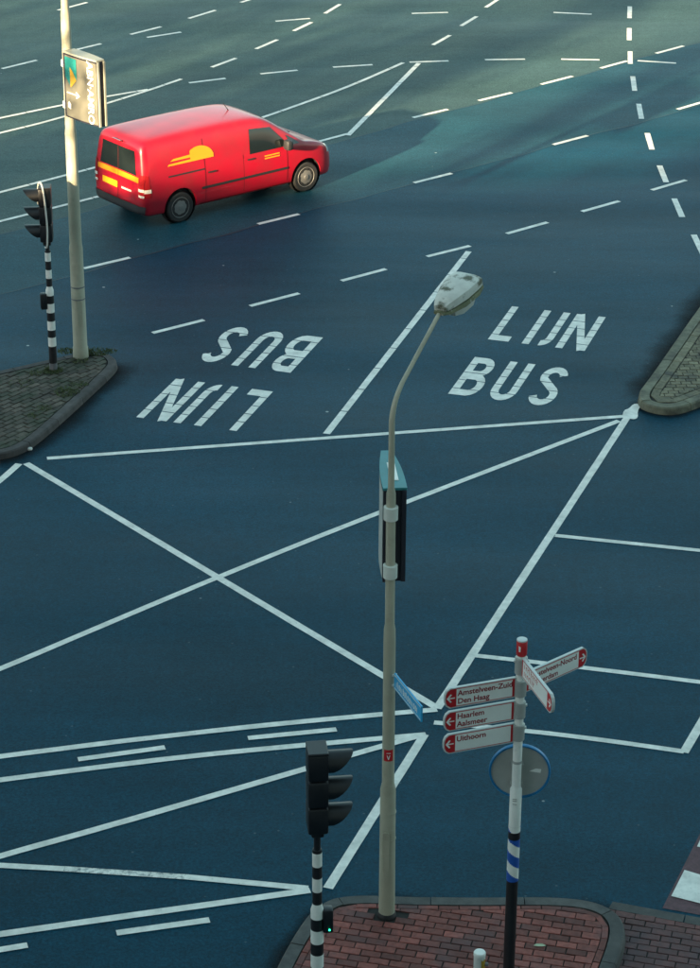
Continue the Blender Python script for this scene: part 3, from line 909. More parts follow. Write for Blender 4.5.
head = head_loft([(0.0, .062, -.01, .05), (0.03, .075, -.012, .072), (0.12, .105, -.012, .090), (0.3, .148, -.01, .100), (0.48, .160, -.01, .098), (0.56, .155, -.01, .085), (0.59, .14, -.008, .06)]).build('lamp_head', 'lamp_cap', lamp, 30)
head_loft([(-0.03, .05, -.035, .0), (0.05, .085, -.06, -.014), (0.25, .145, -.075, -.014), (0.48, .166, -.075, -.014), (0.585, .15, -.055, -.014)]).build('lower_housing', 'lamp_side', lamp, 30)
head_loft([(0.14, .08, -.13, -.07), (0.25, .11, -.16, -.07), (0.42, .12, -.16, -.07), (0.52, .10, -.12, -.07)]).build('lamp_bowl', 'glass_bowl', lamp, 40)
# access door, seams, sticker
mb = MB(); mb.prism([(-.032, .60), (-.02, .585), (.02, .585), (.032, .60), (.032, 1.03), (.02, 1.045), (-.02, 1.045), (-.032, 1.03)], 0, .012, frame((-.018, -.077, 0), (1, -.2, 0), (0, 0, 1)))
mb.build('access_door', 'pole', lamp)
for z in (0.93, 1.24):
    mb = MB(); mb.lathe([(.0790, z), (.0815, z), (.0815, z + .012), (.0790, z + .012)], 20); mb.build('strap', 'pole', lamp, 40)
mb = MB(); mb.lathe([(.083, 0), (.10, .0), (.095, .03), (.084, .05)], 20); mb.build('base_collar', 'black_paint', lamp, 40)
st = MB()
for i in range(9):
    a = R(-135 + 90 * i / 8)
    st.v += [(.0625 * math.cos(a) + LP(2)[0], .0625 * math.sin(a), 1.86), (.0625 * math.cos(a) + LP(2)[0], .0625 * math.sin(a), 1.99)]
st.f = [(2 * i, 2 * i + 2, 2 * i + 3, 2 * i + 1) for i in range(8)]; st.mi = [0] * 8
st.build('sticker', 'sign_red', lamp, 60)
mb = MB()
mb.prism([(-.022, .05), (.022, .05), (.022, .056), (-.022, .056)], 0, .001, frame((LP(2)[0], -.0635, 1.90), (1, 0, 0), (0, 0, 1)))
mb.prism([(-.004, -.02), (.004, -.02), (.018, .03), (.010, .03), (0, 0), (-.010, .03), (-.018, .03)], 0, .001, frame((LP(2)[0], -.0635, 1.90), (1, 0, 0), (0, 0, 1)))
mb.build('sticker_print', 'sign_white', lamp)

def sign_box(name, org, direction, length, height, t0, t1, mats, label, z):
    """lens-shaped advertising box: thick at the pole, thin at its outer end"""
    root = tag(empty(name, (org[0], org[1], z), math.atan2(direction[1], direction[0])), label, 'sign')
    n = 10; side = []
    for i in range(n + 1):
        t = i / n
        w = (t0 * (1 - t) + t1 * t) / 2 + 0.035 * math.sin(math.pi * t) * 0.6
        side.append((t * length, w))
    poly = [(x, -w) for x, w in side] + [(x, w) for x, w in reversed(side)]
    mb = MB(); mb.prism(poly, 0.0, height); mb.build('cabinet', mats['body'], root)
    mb = MB(); mb.prism([(x * 1.0 - 0.006, y * 1.06) for x, y in poly], height - 0.004, height + 0.022); mb.build('top_cap', mats['cap'], root)
    faces = []
    for s in (-1, 1):
        mb = MB(); vs_ = []
        for x, w in side[1:-1] if False else side:
            xx = min(max(x, 0.02), length - 0.02)
            vs_ += [(xx, s * (w + .004), 0.025), (xx, s * (w + .004), height - 0.03)]
        fs = [((2 * i, 2 * i + 2, 2 * i + 3, 2 * i + 1) if s < 0 else (2 * i, 2 * i + 1, 2 * i + 3, 2 * i + 2)) for i in range(len(side) - 1)]
        mb.add(vs_, fs)
        faces.append(mb.build('face_panel', mats['face'], root, 60))
    for s in (-1, 1):
        mb = MB(); mb.box((length + 0.008, s * (t1 / 2 - 0.012), height / 2), (0.03, 0.026, height * 0.995)); mb.build('edge_rail', mats['rail'], root)
        mb = MB(); mb.box((-0.008, s * (t0 / 2 - 0.022), height / 2), (0.03, 0.044, height * 0.995)); mb.build('edge_rail', mats['body'], root)
    return root, faces, side

# advertising box on the near lamp: edge towards the camera, running away from it
bz0, bz1 = 3.90 - KHT, 4.86 - KHT
adbox, _, _ = sign_box('advertising_sign', (lx + 0.022, ly + 0.075), (-0.085, 1.0), 0.86, bz1 - bz0, 0.215, 0.10,
    {'body': 'box_dark', 'cap': 'teal', 'face': 'box_face_pale', 'rail': 'box_dark'}, 'dark edge-on advertising box with teal top clamped to the curved street lamp', bz0 + KHT)
mb = MB(); mb.box((0.36, -0.012, bz1 - bz0 + 0.026), (0.40, 0.075, 0.006)); mb.build('top_white_patch', 'sign_white', adbox)  # white patch lying on the box top
for zc in (4.05, 4.66):
    mb = MB(); mb.lathe([(.050, zc - .07), (.068, zc - .065), (.069, zc + .065), (.050, zc + .07)], 20, c=(LP(zc)[0], 0, -KHT)); mb.box((LP(zc)[0], .07, zc - KHT), (.06, .10, .09)); mb.build('clamp', 'clamp', lamp, 40)

# blue street-name plate on the near lamp
nd = Vector((0.255, -0.66, 0)).normalized()
np_ = tag(empty('street_name_sign', (lx + 0.045, ly - 0.055, 2.80), 0), 'narrow blue street-name plate with white lettering fixed to the near street lamp', 'sign')
fm = frame((0, 0, 0), nd, (0, 0, 1))
mb = MB(); mb.prism([(0.0, 0.0), (0.68, 0.0), (0.68, 0.17), (0.0, 0.17)], -0.008, 0.008, fm); mb.build('plate', 'name_blue', np_)
for s in (1, -1):
    fm2 = frame(Vector((0, 0, 0)) + fm.to_3x3() @ Vector((0, 0, .0085 * s)), nd * s, (0, 0, 1))
    x0 = 0.0 if s > 0 else -0.68
    mb = MB()
    for zz in (0.012, 0.150): mb.prism([(x0 + .012, zz), (x0 + .668, zz), (x0 + .668, zz + .008), (x0 + .012, zz + .008)], 0, .001, fm2)
    mb.build('border_line', 'sign_white', np_)
    mb = MB(); x = x0 + 0.06; rr = random.Random(4)
    while x < x0 + 0.60:                       # lettering too small to read: upright strokes and bowls
        w = rr.choice((.018, .026, .03)); hgt = rr.choice((.055, .055, .075))
        mb.prism([(x, .045), (x + .010, .045), (x + .010, .045 + hgt), (x, .045 + hgt)], 0, .001, fm2)
        if w > .02:
            mb.prism([(x + .008, .05), (x + w, .05), (x + w, .058), (x + .008, .058)], 0, .001, fm2)
            mb.prism([(x + .008, .097), (x + w, .097), (x + w, .105), (x + .008, .105)], 0, .001, fm2)
            mb.prism([(x + w - .008, .058), (x + w, .058), (x + w, .097), (x + w - .008, .097)], 0, .001, fm2)
        x += w + .014
    tag(mb.build('lettering', 'sign_white', np_), kind='stuff')
for zz in (.03, .14):
    mb = MB(); mb.box(fm @ Vector((-.012, zz, 0)), (.05, .03, .022)); mb.build('bracket', 'clamp', np_)

# --- left street lamp with its illuminated bank sign
llamp = tag(empty('street_lamp', (LLAMP[0], LLAMP[1], 0.096)), 'thick beige street lamp pole rising out of the picture from the grimy island', 'street lamp')
zs = [(0, .125), (.16, .122), (.18, .112), (1.82, .106), (1.90, .096), (3.68, .088), (3.76, .080), (5.50, .074), (5.62, .060), (8.2, .050), (8.6, .05)]
mb = MB(); mb.lathe([(r_, z) for z, r_ in zs], 22); mb.build('pole', 'pole', llamp, 40)
mb = MB(); mb.tube([(0, 0, 8.5), (.02, .05, 8.75), (.12, .25, 8.98), (.35, .7, 9.1), (.6, 1.2, 9.15)], [.05, .048, .045, .04, .035], 14); mb.build('arm', 'pole', llamp, 50)
mb = MB(); mb.box((.72, 1.44, 9.17), (.26, .62, .12), Matrix.Rotation(R(-26.5), 3, 'Z'), .04); mb.build('lamp_head', 'lamp_cap', llamp, 40)
for z in (0.98, 1.18):
    mb = MB(); mb.lathe([(.1085, z), (.1115, z), (.1115, z + .02), (.1085, z + .02)], 22); mb.build('strap', 'grey_foot', llamp, 40)
mb = MB(); mb.prism([(-.035, .55), (.035, .55), (.035, .97), (-.035, .97)], 0, .012, frame((.03, -.106, 0), (1, .25, 0), (0, 0, 1))); mb.build('access_door', 'pole', llamp)

ds = Vector((0.59, -0.66, 0)).normalized()
bank, bfaces, bside = sign_box('bank_sign', (LLAMP[0] + 0.04, LLAMP[1] - 0.11), (ds.x, ds.y), 0.80, 0.99, 0.19, 0.13,
    {'body': 'box_dark', 'cap': 'box_pale', 'face': 'box_face', 'rail': 'box_pale'}, 'bank sign with green and yellow shield and ABN-AMRO lettering on the thick lamp pole', 4.08)
for zc in (4.22, 4.86):
    mb = MB(); mb.lathe([(.09, zc - .05), (.102, zc - .045), (.102, zc + .045), (.09, zc + .05)], 20, c=(0, 0, -.096)); mb.build('clamp', 'clamp', llamp, 40)
# artwork on the face towards the camera (its -y side): follows the curved face
def on_face(x, z):
    for (xa, wa), (xb, wb) in zip(bside[:-1], bside[1:]):
        if x <= xb: break
    t = (x - xa) / (xb - xa)
    return (x, -(wa + (wb - wa) * t) - .0105, z)
def face_art(name, polys, material):
    mb = MB()
    for p in polys:
        mb.add([on_face(x, z) for x, z in p], [tuple(range(len(p)))])
    mb.build(name, material, bank)
face_art('shield', [[(.035, .63), (.18, .49), (.18, .94), (.035, .94)], [(.18, .49), (.33, .63), (.33, .94), (.18, .94)]], 'shield_green')
mb = MB(); mb.add([(p[0], p[1] - .003, p[2]) for p in (on_face(.165, .80), on_face(.165, .505), on_face(.18, .49), on_face(.325, .625), on_face(.28, .69), on_face(.23, .75))], [(0, 1, 2, 3, 4, 5)])
mb.build('shield_wedge', 'shield_yellow', bank)
face_art('arrow', [[(.06, .385), (.37, .385), (.37, .400), (.06, .400)], [(.395, .3925), (.31, .445), (.295, .43), (.355, .3925)], [(.395, .3925), (.355, .3925), (.295, .355), (.31, .34)]], 'letter_white')
face_art('small_emblem', [[(.075, .165), (.15, .145), (.16, .225), (.115, .265), (.075, .235)]], 'letter_white')
ang = math.atan2(-(bside[9][1] - bside[6][1]), bside[9][0] - bside[6][0])
fx = on_face(.645, .495)
tm = frame((fx[0], fx[1] - .004, fx[2]), (0, 0, -1), (math.cos(ang), math.sin(ang), 0))
text_mesh('ABN\u00b7AMRO', .186, 'lettering', 'letter_white', bank, tm, 'CENTER', bold=.016)

# --- traffic signals
def signal(name, loc, facing, bands, zs_thick, head_z0, label, box_side, box_z, lamp_on, base_foot=0.0):
    root = tag(empty(name, (loc[0], loc[1], loc[2])), label, 'traffic light', 'striped traffic signals')
    r1, r2 = 0.046, 0.062
    rad_ = lambda z: r2 if z < zs_thick else r1
    # striped pole: one mesh, two materials
    mb = MB(); seg = 20
    for i, (z0, z1, c_) in enumerate(bands):
        sub = MB()
        if z0 < zs_thick < z1:
            sub.lathe([(r2, z0), (r2, zs_thick - .03), (r1, zs_thick + .02), (r1, z1)], seg)
        else:
            sub.lathe([(rad_((z0 + z1) / 2), z0), (rad_((z0 + z1) / 2), z1)], seg)
        mb.add(sub.v, sub.f[:-2], c_)
    ztop = bands[-1][1]
    sub = MB(); sub.lathe([(r1, ztop), (r1 * .98, ztop + .03), (.032, ztop + .035), (.032, head_z0 + .1)], seg); mb.add(sub.v, sub.f, 0)
    mb.build('pole', ['black_paint', 'white', 'grey_foot'], root, 40)
    f_ = Vector((facing[0], facing[1], 0)).normalized()
    rot = frame((0, 0, 0), f_, Vector((0, 0, 1)).cross(f_)).to_3x3()
    hh = 0.285
    mb = MB(); mb.box(rot @ Vector((0, 0, 0)) + Vector((0, 0, head_z0 - .02)), (.12, .14, .07), rot, .015); mb.build('head_bracket', 'black', root)
    for k in range(3):
        zc = head_z0 + hh * (k + .5) + .01
        mb = MB(); mb.box(rot @ Vector((0.0, 0, 0)) + Vector((0, 0, zc)), (.19, .255, hh - .008), rot, .022)
        cell = mb.build('signal_housing', 'black', root, 40)
        # visor: a tube open below, long on top and cut away towards the front
        n = 14; vs_, fs = [], []
        for j in range(n + 1):
            a = R(-35 + 250 * j / n)
            y, z = math.cos(a) * .112, math.sin(a) * .112
            reach = .06 + .185 * max(0, (z + .064) / .176) ** 0.8
            for (rr_, xx) in ((1, .085), (1, .085 + reach), (.955, .085 + reach), (.955, .085)):
                vs_.append(rot @ Vector((xx, y * rr_, z * rr_)) + Vector((0, 0, zc)))
        for j in range(n):
            for q in range(4):
                a = j * 4 + q; b = j * 4 + (q + 1) % 4
                fs.append((a, b, b + 4, a + 4))
        fs += [(0, 3, 2, 1), (n * 4, n * 4 + 1, n * 4 + 2, n * 4 + 3)]
        mb = MB(); mb.add(vs_, fs); mb.build('visor', 'black', root, 40)
        mb = MB(); mb.lathe([(.02, .008), (.07, .006), (.10, 0.0)], 20); lm = frame(rot @ Vector((.101, 0, 0)) + Vector((0, 0, zc)), Vector((0, 1, 0)).cross(f_) if False else Vector((0, 0, 1)).cross(f_), (0, 0, 1))
        mb.v = [tuple(lm @ Vector(p)) for p in mb.v]; mb.build('lens', 'lens_dark', root, 40)
    mb = MB(); mb.box((0, 0, head_z0 + hh * 3 + .012), (.19, .25, .03), rot, .01); mb.build('head_cap', 'black', root)
    # push-button box
    bs = Vector((box_side[0], box_side[1], 0)).normalized(); br = frame((0, 0, 0), bs, Vector((0, 0, 1)).cross(bs)).to_3x3()
    mb = MB(); mb.box(bs * .10 + Vector((0, 0, box_z)), (.10, .11, .26), br, .02); bb = mb.build('push_button_box', 'black', root, 40)
    if lamp_on:
        mb = MB(); mb.box(bs * .118 + Vector((0, -.060, box_z - .085)), (.016, .012, .016), br, .005); mb.build('button_lamp', 'green_lamp', bb)
    return root
def bands_from(cuts, first):
    return [(a, b, (first + i) % 2) for i, (a, b) in enumerate(zip(cuts[:-1], cuts[1:]))]
sz = KHT - .004
sig = signal('traffic_light', (SIGNAL[0], SIGNAL[1], sz), (1.0, 0.12),
    [(z0 - sz, z1 - sz, c_) for z0, z1, c_ in bands_from([sz, .42, .56, .71, .84, .99, 1.12, 1.28, 1.42, 1.57, 1.70, 1.85], 1)], 1.24 - sz, 2.10 - sz,
    'black traffic light on a striped pole beside the brick island, push-button glowing green', (1, 0.1), 1.09 - sz, True)
lsz = .096
lsig = signal('traffic_light', (LSIG[0], LSIG[1], lsz), (-1.0, -0.06),
    [(0, .12, 2)] + [(z0 - lsz, z1 - lsz, c_) for z0, z1, c_ in bands_from([.216, .50, .65, .77, .92, 1.06, 1.21, 1.34, 1.49, 1.62, 1.76, 1.90, 2.04], 0)], 1.45 - lsz, 2.22 - lsz,
    'black traffic light on a striped pole with a looped pale cable on the grimy island', (-1, -0.25), 1.25 - lsz, False)
cb = [(-.02, -.10, 2.15), (.02, -.165, 2.2), (.035, -.175, 2.5), (.02, -.175, 2.85), (-.01, -.13, 3.10), (-.05, -.06, 3.17), (-.09, -.0, 3.12), (-.11, .02, 2.95), (-.115, .02, 2.80)]
cbs = []
for i in range(len(cb) - 1):
    for t in range(4):
        p, q, r0, r3 = [Vector(cb[max(0, min(len(cb) - 1, k))]) for k in (i, i + 1, i - 1, i + 2)]
        s = t / 4
        cbs.append(0.5 * ((2 * p) + (q - r0) * s + (2 * r0 - 5 * p + 4 * q - r3) * s * s + (3 * p - r0 - 3 * q + r3) * s ** 3))
cbs.append(Vector(cb[-1]))
mb = MB(); mb.tube([p - Vector((0, 0, lsz)) for p in cbs], .014, 8)
mb.build('cable', 'cable', lsig, 60)

# --- cycle signpost
px, py = POST
post = tag(empty('signpost', (px, py, sz)), 'white cycle signpost with red cap, five finger boards and a blue-and-white spiral band', 'signpost')
def PZ(z): return z - sz
def pole_part(name, cuts, material, seg=24):
    mb = MB(); mb.lathe([(r_, PZ(z)) for z, r_ in cuts], seg); return mb.build(name, material, post, 40)
pole_part('lower_pole', [(sz, .056), (1.285, .056)], 'black_paint')
# spiral band: quads coloured by their place on the helix
mb = MB(); seg, zn = 48, 60; z0s, z1s, rr_ = 1.285, 1.90, .0575
for j in range(zn + 1):
    z = z0s + (z1s - z0s) * j / zn
    for k in range(seg):
        a = 2 * math.pi * k / seg
        mb.v.append((rr_ * math.cos(a), rr_ * math.sin(a), PZ(z)))
for j in range(zn):
    z = z0s + (z1s - z0s) * (j + .5) / zn
    for k in range(seg):
        ph = (z / 0.235 + (k + .5) / seg * 1.0) % 1.0
        c_ = 1 if ph < 0.5 else 0
        if 1.755 < z < 1.84: c_ = 2
        a, b = j * seg + k, j * seg + (k + 1) % seg
        mb.f.append((a, b, b + seg, a + seg)); mb.mi.append(c_)
mb.build('spiral_band', ['white', 'blue', 'black_paint'], post, 60)
pole_part('middle_pole', [(1.90, .0565), (2.30, .0565), (2.325, .044), (2.34, .044)], 'white')
pole_part('upper_pole', [(2.34, .0435), (3.74, .0425)], 'white')
cap = pole_part('top_cap', [(3.735, .044), (3.75, .050), (3.885, .050), (3.895, .042)], 'sign_red')
mb = MB(); mb.lathe([(.049, PZ(3.884)), (.048, PZ(3.899)), (.030, PZ(3.902))], 24); mb.build('cap_disc', 'sign_edge', post, 40)
mb = MB(); mb.prism([(-.008, 0), (.008, 0), (.010, .05), (-.010, .06)], 0, .002, frame((-.022, -.046, PZ(3.79)), (1, -.5, 0), (0, 0, 1))); mb.build('cap_print', 'sign_white', post)
for zc in (3.63, 3.395, 3.165, 2.925):
    pole_part('collar', [(zc - .085, .046), (zc - .08, .058), (zc + .08, .058), (zc + .085, .046)], 'sign_grey')
    for s in (-1, 1):
        mb = MB(); mb.box((.06 * s, -.01, PZ(zc + .05)), (.02, .03, .018)); mb.build('collar_bolt', 'sign_edge', post)
for zc, hh in ((2.66, .012), (2.2, .03)):
    pass
def board(d, length, z_top, hgt, lines, flip, tcol='sign_text', start=.05, tail_red=True):
    """finger board: pointed round end far from the pole, both faces printed"""
    d = Vector((d[0], d[1], 0)).normalized()
    fm = frame(d * start + Vector((0, 0, PZ(z_top) - hgt)), d, (0, 0, 1))
    r_ = hgt * .42
    outl = [(0, 0), (length - .05, 0), (length - .018, hgt * .12), (length - .003, hgt * .3), (length, hgt * .5), (length - .003, hgt * .7), (length - .018, hgt * .88), (length - .05, hgt), (0, hgt)]
    mb = MB(); mb.prism(outl, -.014, .014, fm)
    b = mb.build('direction_board', 'sign_edge', post)
    inset = lambda p, k: [((x - length / 2) * (1 - k / length * 2) + length / 2, (y - hgt / 2) * (1 - k / hgt * 2) + hgt / 2) for x, y in p]
    for s in (1, -1):
        fm2 = fm @ Matrix.Translation((0, 0, .0145 * s))
        ins = inset(outl, .011)
        lo, hi = min(p[1] for p in ins), max(p[1] for p in ins)
        xa, xb = .012, length - .115
        mb = MB(); mb.prism([(xa + .022, lo), (xb, lo), (xb, hi), (xa + .022, hi)], -.0006, .0006, fm2); mb.build('red_border', 'sign_red', b)
        mb = MB(); mb.prism([(xa + .022, lo + .007), (xb, lo + .007), (xb, hi - .007), (xa + .022, hi - .007)], -.001, .001, fm2); mb.build('white_panel', 'sign_white', b)
        mb = MB(); mb.prism([(xb, lo)] + [p for p in ins if p[0] > xb] + [(xb, hi)], -.001, .001, fm2)
        mb.build('red_end', 'sign_red', b)
        mb = MB(); mb.prism([(xa, lo), (xa + .022, lo), (xa + .022, hi), (xa, hi)], -.001, .001, fm2); mb.build('red_tail', 'sign_red', b)
        # arrow
        c0, c1, cy = xb + .014, length - .020, hgt / 2
        fm3 = fm @ Matrix.Translation((0, 0, .0155 * s))
        mb = MB()
        mb.prism([(c0, cy - .006), (c1 - .012, cy - .006), (c1 - .012, cy + .006), (c0, cy + .006)], -.001, .001, fm3)
        fm4 = fm @ Matrix.Translation((0, 0, .0162 * s))
        for q in (1, -1):
            mb.prism([(c1, cy), (c1 - .020, cy), (c1 - .050, cy + q * .036), (c1 - .036, cy + q * .044)], -.001, .001, fm4)
        mb.build('arrow', 'sign_white', b)
        # text reads left to right for whoever faces this side
        rd = d if s > 0 else -d
        nrm = (fm.to_3x3() @ Vector((0, 0, s))).normalized()
        xl = xb - .012 if s < 0 else xa + .034          # where the line starts
        for li, (txt, size) in enumerate(lines):
            yy = hgt * (.69 if li == 0 else .29) if len(lines) > 1 or not lines else hgt * .69
            o_ = fm @ Vector((xl, yy, .0158 * s))
            tm = frame(o_, rd, (0, 0, 1))
            text_mesh(txt, size, 'lettering', tcol, b, tm, bold=.022)
    return b
UZ = 0.078
board((-.66, -.23), .70, 3.515, .208, [('Amstelveen-Zuid', UZ), ('Den Haag', UZ)], False)
board((-.66, -.23), .70, 3.270, .205, [('Haarlem', UZ), ('Aalsmeer', UZ)], False, start=.05)
board((-.66, -.23), .70, 3.030, .205, [('Uithoorn', UZ)], False, start=.05)
board((.50, .43), .80, 3.530, .205, [('Amstelveen-Noord', UZ), ('Amsterdam', UZ)], False, start=.06)
board((.23, -.72), .74, 3.735, .195, [], False, tcol='sign_red_text', start=.05)
# faint red lettering of the board that points towards the viewer
fb = [o for o in post.children if o.name.startswith('direction_board')][-1]
d5 = Vector((.23, -.72, 0)).normalized()
fm5 = frame(d5 * .05 + Vector((0, 0, PZ(3.735) - .195)), d5, (0, 0, 1))
for s in (1, -1):
    mb = MB(); rr2 = random.Random(12)
    for row_, (xa_, xb_) in ((.115, (.07, .40)), (.045, (.07, .30))):
        x = xa_
        while x < xb_:
            w = rr2.choice((.022, .028)); hh_ = rr2.choice((.042, .042, .058))
            mb.prism([(x, row_), (x + .008, row_), (x + .008, row_ + hh_), (x, row_ + hh_)], .0155 if s > 0 else -.0168, .0168 if s > 0 else -.0155, fm5)
            if rr2.random() < .6: mb.prism([(x + .008, row_ + .034), (x + w, row_ + .034), (x + w, row_ + .042), (x + .008, row_ + .042)], .0155 if s > 0 else -.0168, .0168 if s > 0 else -.0155, fm5)
            x += w + .012
    tag(mb.build('lettering', 'sign_red_text', fb), kind='stuff')

# round sign seen from behind, clamped to the signpost
rs = tag(empty('round_sign', (px + .035, py + .085, 2.445)), 'grey back of a round traffic sign with blue rim behind the signpost', 'sign')
nd_ = Vector((-.06, -1, 0)).normalized()
rm = frame((0, 0, 0), Vector((0, 0, 1)).cross(nd_), (0, 0, 1))
def disc(name, prof, material):
    mb = MB(); mb.lathe(prof, 48); mb.v = [tuple(rm @ Vector(p)) for p in mb.v]; return mb.build(name, material, rs, 35)
disc('plate', [(.265, -.012), (.268, .006), (.0, .0061)][:2], 'sign_grey')
mb = MB(); seg = 48; prof = [(.268, .014), (.272, .022), (.286, .022), (.290, .010), (.290, -.016), (.268, -.016)]
for r_, h in prof:
    for k in range(seg):
        a = 2 * math.pi * k / seg; mb.v.append(tuple(rm @ Vector((r_ * math.cos(a), r_ * math.sin(a), h))))
for i in range(len(prof)):
    for k in range(seg):
        a, b = i * seg + k, i * seg + (k + 1) % seg; j = (i + 1) % len(prof); c0, c1 = j * seg + k, j * seg + (k + 1) % seg
        mb.f.append((a, c0, c1, b)); mb.mi.append(0)
mb.build('rim', 'blue_rim', rs, 35)
mb = MB(); mb.prism([(.09, .005), (.195, -.01), (.20, .03), (.15, .035)], .0062, .008, rm); mb.build('sticker', 'sign_white', rs)
for zz in (.10, -.11):
    mb = MB(); mb.box((-.03, -.045, zz), (.12, .07, .03)); mb.build('bracket', 'sign_grey', rs)
pole_part('print_ring', [(2.59, .0445), (2.595, .0452), (2.612, .0452), (2.617, .0445)], 'sign_grey')
for k, zz in enumerate((2.215, 2.195, 2.16)):
    mb = MB(); mb.prism([(-.022 + k * .004, 0), (.02, 0), (.02, .009), (-.022, .009)], 0, .0015, frame((-.012, -.0566, PZ(zz)), (1, -.2, 0), (0, 0, 1))); mb.build('pole_print', 'sign_grey', post)

# --- bollard
bo = tag(empty('bollard', (BOLLARD[0], BOLLARD[1], sz)), 'short white bollard with worn sticker just showing at the picture edge', 'bollard')
mb = MB(); mb.lathe([(.056, 0), (.055, .63), (.058, .635), (.058, .665), (.052, .675), (.02, .677)], 22); mb.build('post', 'white', bo, 40)
st = MB()
for i in range(7):
    a = R(-75 + 70 * i / 6)
    st.v += [(.0568 * math.cos(a), .0568 * math.sin(a), .49 + .02 * math.sin(i)), (.0568 * math.cos(a), .0568 * math.sin(a), .605 + .015 * math.cos(2 * i))]
st.f = [(2 * i, 2 * i + 2, 2 * i + 3, 2 * i + 1) for i in range(6)]; st.mi = [0] * 6
st.build('sticker', 'shield_yellow', bo, 60)
mb = MB(); mb.lathe([(.02, 0), (.02, .028), (.012, .034)], 12, axis='x', c=(.052, -.012, .54)); mb.build('eyelet', 'grey_foot', bo, 40)

# --- small loose things
lf = MB(); lf.add([(-.06, 0, .004), (-.02, -.022, .012), (.04, -.018, .010), (.07, .004, .004), (.03, .022, .014), (-.03, .018, .016)], [(0, 1, 2, 3, 4, 5)])
tag(lf.build('fallen_leaf', 'leaf', None, None, (1.915, 20.0 - .26, KHT + .004)), 'single pale green fallen leaf lying on the red bricks', 'leaf')
bm = bmesh.new(); bmesh.ops.create_icosphere(bm, subdivisions=2, radius=.038)
for v in bm.verts: v.co *= 1 + random.uniform(-.15, .15); v.co.z *= .7
me = bpy.data.meshes.new('pebble'); bm.to_mesh(me); bm.free(); me.materials.append(M['pebble'])
pb = bpy.data.objects.new('pebble', me); C.objects.link(pb); pb.location = PEBBLE
tag(pb, 'small pale stone lying on the asphalt at the foot of the grimy kerb', 'stone')

# --- weeds on the left island
wd = MB(); rw = random.Random(21)
def tuft(cx, cy, r_, n, hmax):
    for _ in range(n):
        a, q = rw.uniform(0, 6.28), r_ * math.sqrt(rw.random())
        x, y = cx + q * math.cos(a), cy + q * math.sin(a)
        b = rw.uniform(0, 6.28); w = rw.uniform(.006, .012); hgt = hmax * rw.uniform(.25, .65)
        lx_, ly_ = rw.uniform(-.04, .04), rw.uniform(-.04, .04)
        wd.add([(x - w * math.cos(b), y - w * math.sin(b), .096), (x + w * math.cos(b), y + w * math.sin(b), .096), (x + lx_, y + ly_, .096 + hgt)], [(0, 1, 2)])
for t in ((-4.29, 35.58, .18, 260, .09), (-4.55, 35.62, .13, 150, .09), (-4.02, 35.58, .18, 240, .08), (-3.84, 35.62, .10, 80, .07), (-4.66, 34.80, .16, 220, .08), (-4.3, 35.25, .15, 120, .06),
          (-4.35, 33.95, .20, 260, .06), (-4.2, 34.25, .14, 120, .05), (-4.62, 33.3, .12, 120, .04), (-4.9, 34.7, .12, 90, .05), (-4.75, 33.05, .10, 60, .04), (-5.1, 34.3, .2, 90, .04)):
    tuft(*t)
tag(wd.build('weeds', 'grass'), 'low green weeds growing between pavers round the pole feet', 'weeds', kind='stuff')
wd2 = MB(); wd = wd2
for t in ((2.47, 20.08, .06, 50, .05), (2.52, 19.92, .05, 40, .05), (2.50, 19.6, .05, 40, .04)): tuft(*t)
wd2.v = [(x, y, z - .085) for x, y, z in wd2.v]
tag(wd2.build('weeds', 'grass'), 'sparse weeds in the gutter between brick island kerb and footpath', 'weeds', kind='stuff')

# ------------------------------------------------------------------ the red delivery van
VL = 4.876
van = tag(empty('delivery_van', VAN_POS, VAN_HEAD), 'red panel van with yellow side emblem driving across the junction', 'van')
RA, FA, WR = 0.90, 4.06, 0.325            # axles and wheel radius
van.scale = (0.935, 0.935, 0.915)
def lerp(a, b, t): return a + (b - a) * t
def interp(tab, x):
    for (x0, *a), (x1, *b) in zip(tab[:-1], tab[1:]):
        if x <= x1:
            t = (x - x0) / (x1 - x0)
            return [lerp(p, q, t) for p, q in zip(a, b)]
    return list(tab[-1][1:])
#      x     roof   half-width  bottom
STN = [(0.00, 1.66, 0.800, 0.36), (0.03, 1.735, 0.845, 0.30), (0.10, 1.785, 0.880, 0.26), (0.25, 1.812, 0.893, 0.24), (0.8, 1.825, 0.897, 0.24), (1.6, 1.830, 0.897, 0.24), (2.4, 1.826, 0.897, 0.24),
       (2.85, 1.800, 0.897, 0.24), (3.05, 1.765, 0.897, 0.24), (3.22, 1.695, 0.897, 0.24), (3.40, 1.575, 0.897, 0.24), (3.6, 1.43, 0.897, 0.24), (3.8, 1.285, 0.896, 0.24), (3.95, 1.175, 0.894, 0.24),
       (4.04, 1.115, 0.892, 0.24), (4.14, 1.085, 0.888, 0.24), (4.35, 1.04, 0.875, 0.24), (4.55, 0.975, 0.845, 0.23), (4.68, 0.905, 0.80, 0.22), (4.78, 0.80, 0.74, 0.22), (4.84, 0.68, 0.66, 0.24), (4.872, 0.58, 0.56, 0.30)]
def ring(zr, w, zb):
    belt = min(1.06, zr - 0.07)
    up = zr - belt
    tall = max(0.0, min(1.0, up / 0.75))
    wt = lerp(0.80, 0.735, tall) * w / 0.897                 # half-width near the roof edge
    wm = lerp(w * .97, lerp(w, wt / .9, .5), tall)
    half = [(w * .86, zb), (w * .955, zb + .035), (w * .985, zb + .14), (w, lerp(zb, belt, .38)), (w * 1.002, lerp(zb, belt, .62)), (w * .992, lerp(zb, belt, .84)), (w * .975, belt),
            (lerp(w * .975, wt * 1.03, .42), belt + up * .40), (lerp(w * .975, wt * 1.03, .86), belt + up * .76), (wt * .985, belt + up * .905), (wt * .86, belt + up * .975), (wt * .5, zr - .002), (0, zr + .006)]
    return [(0, zb)] + half
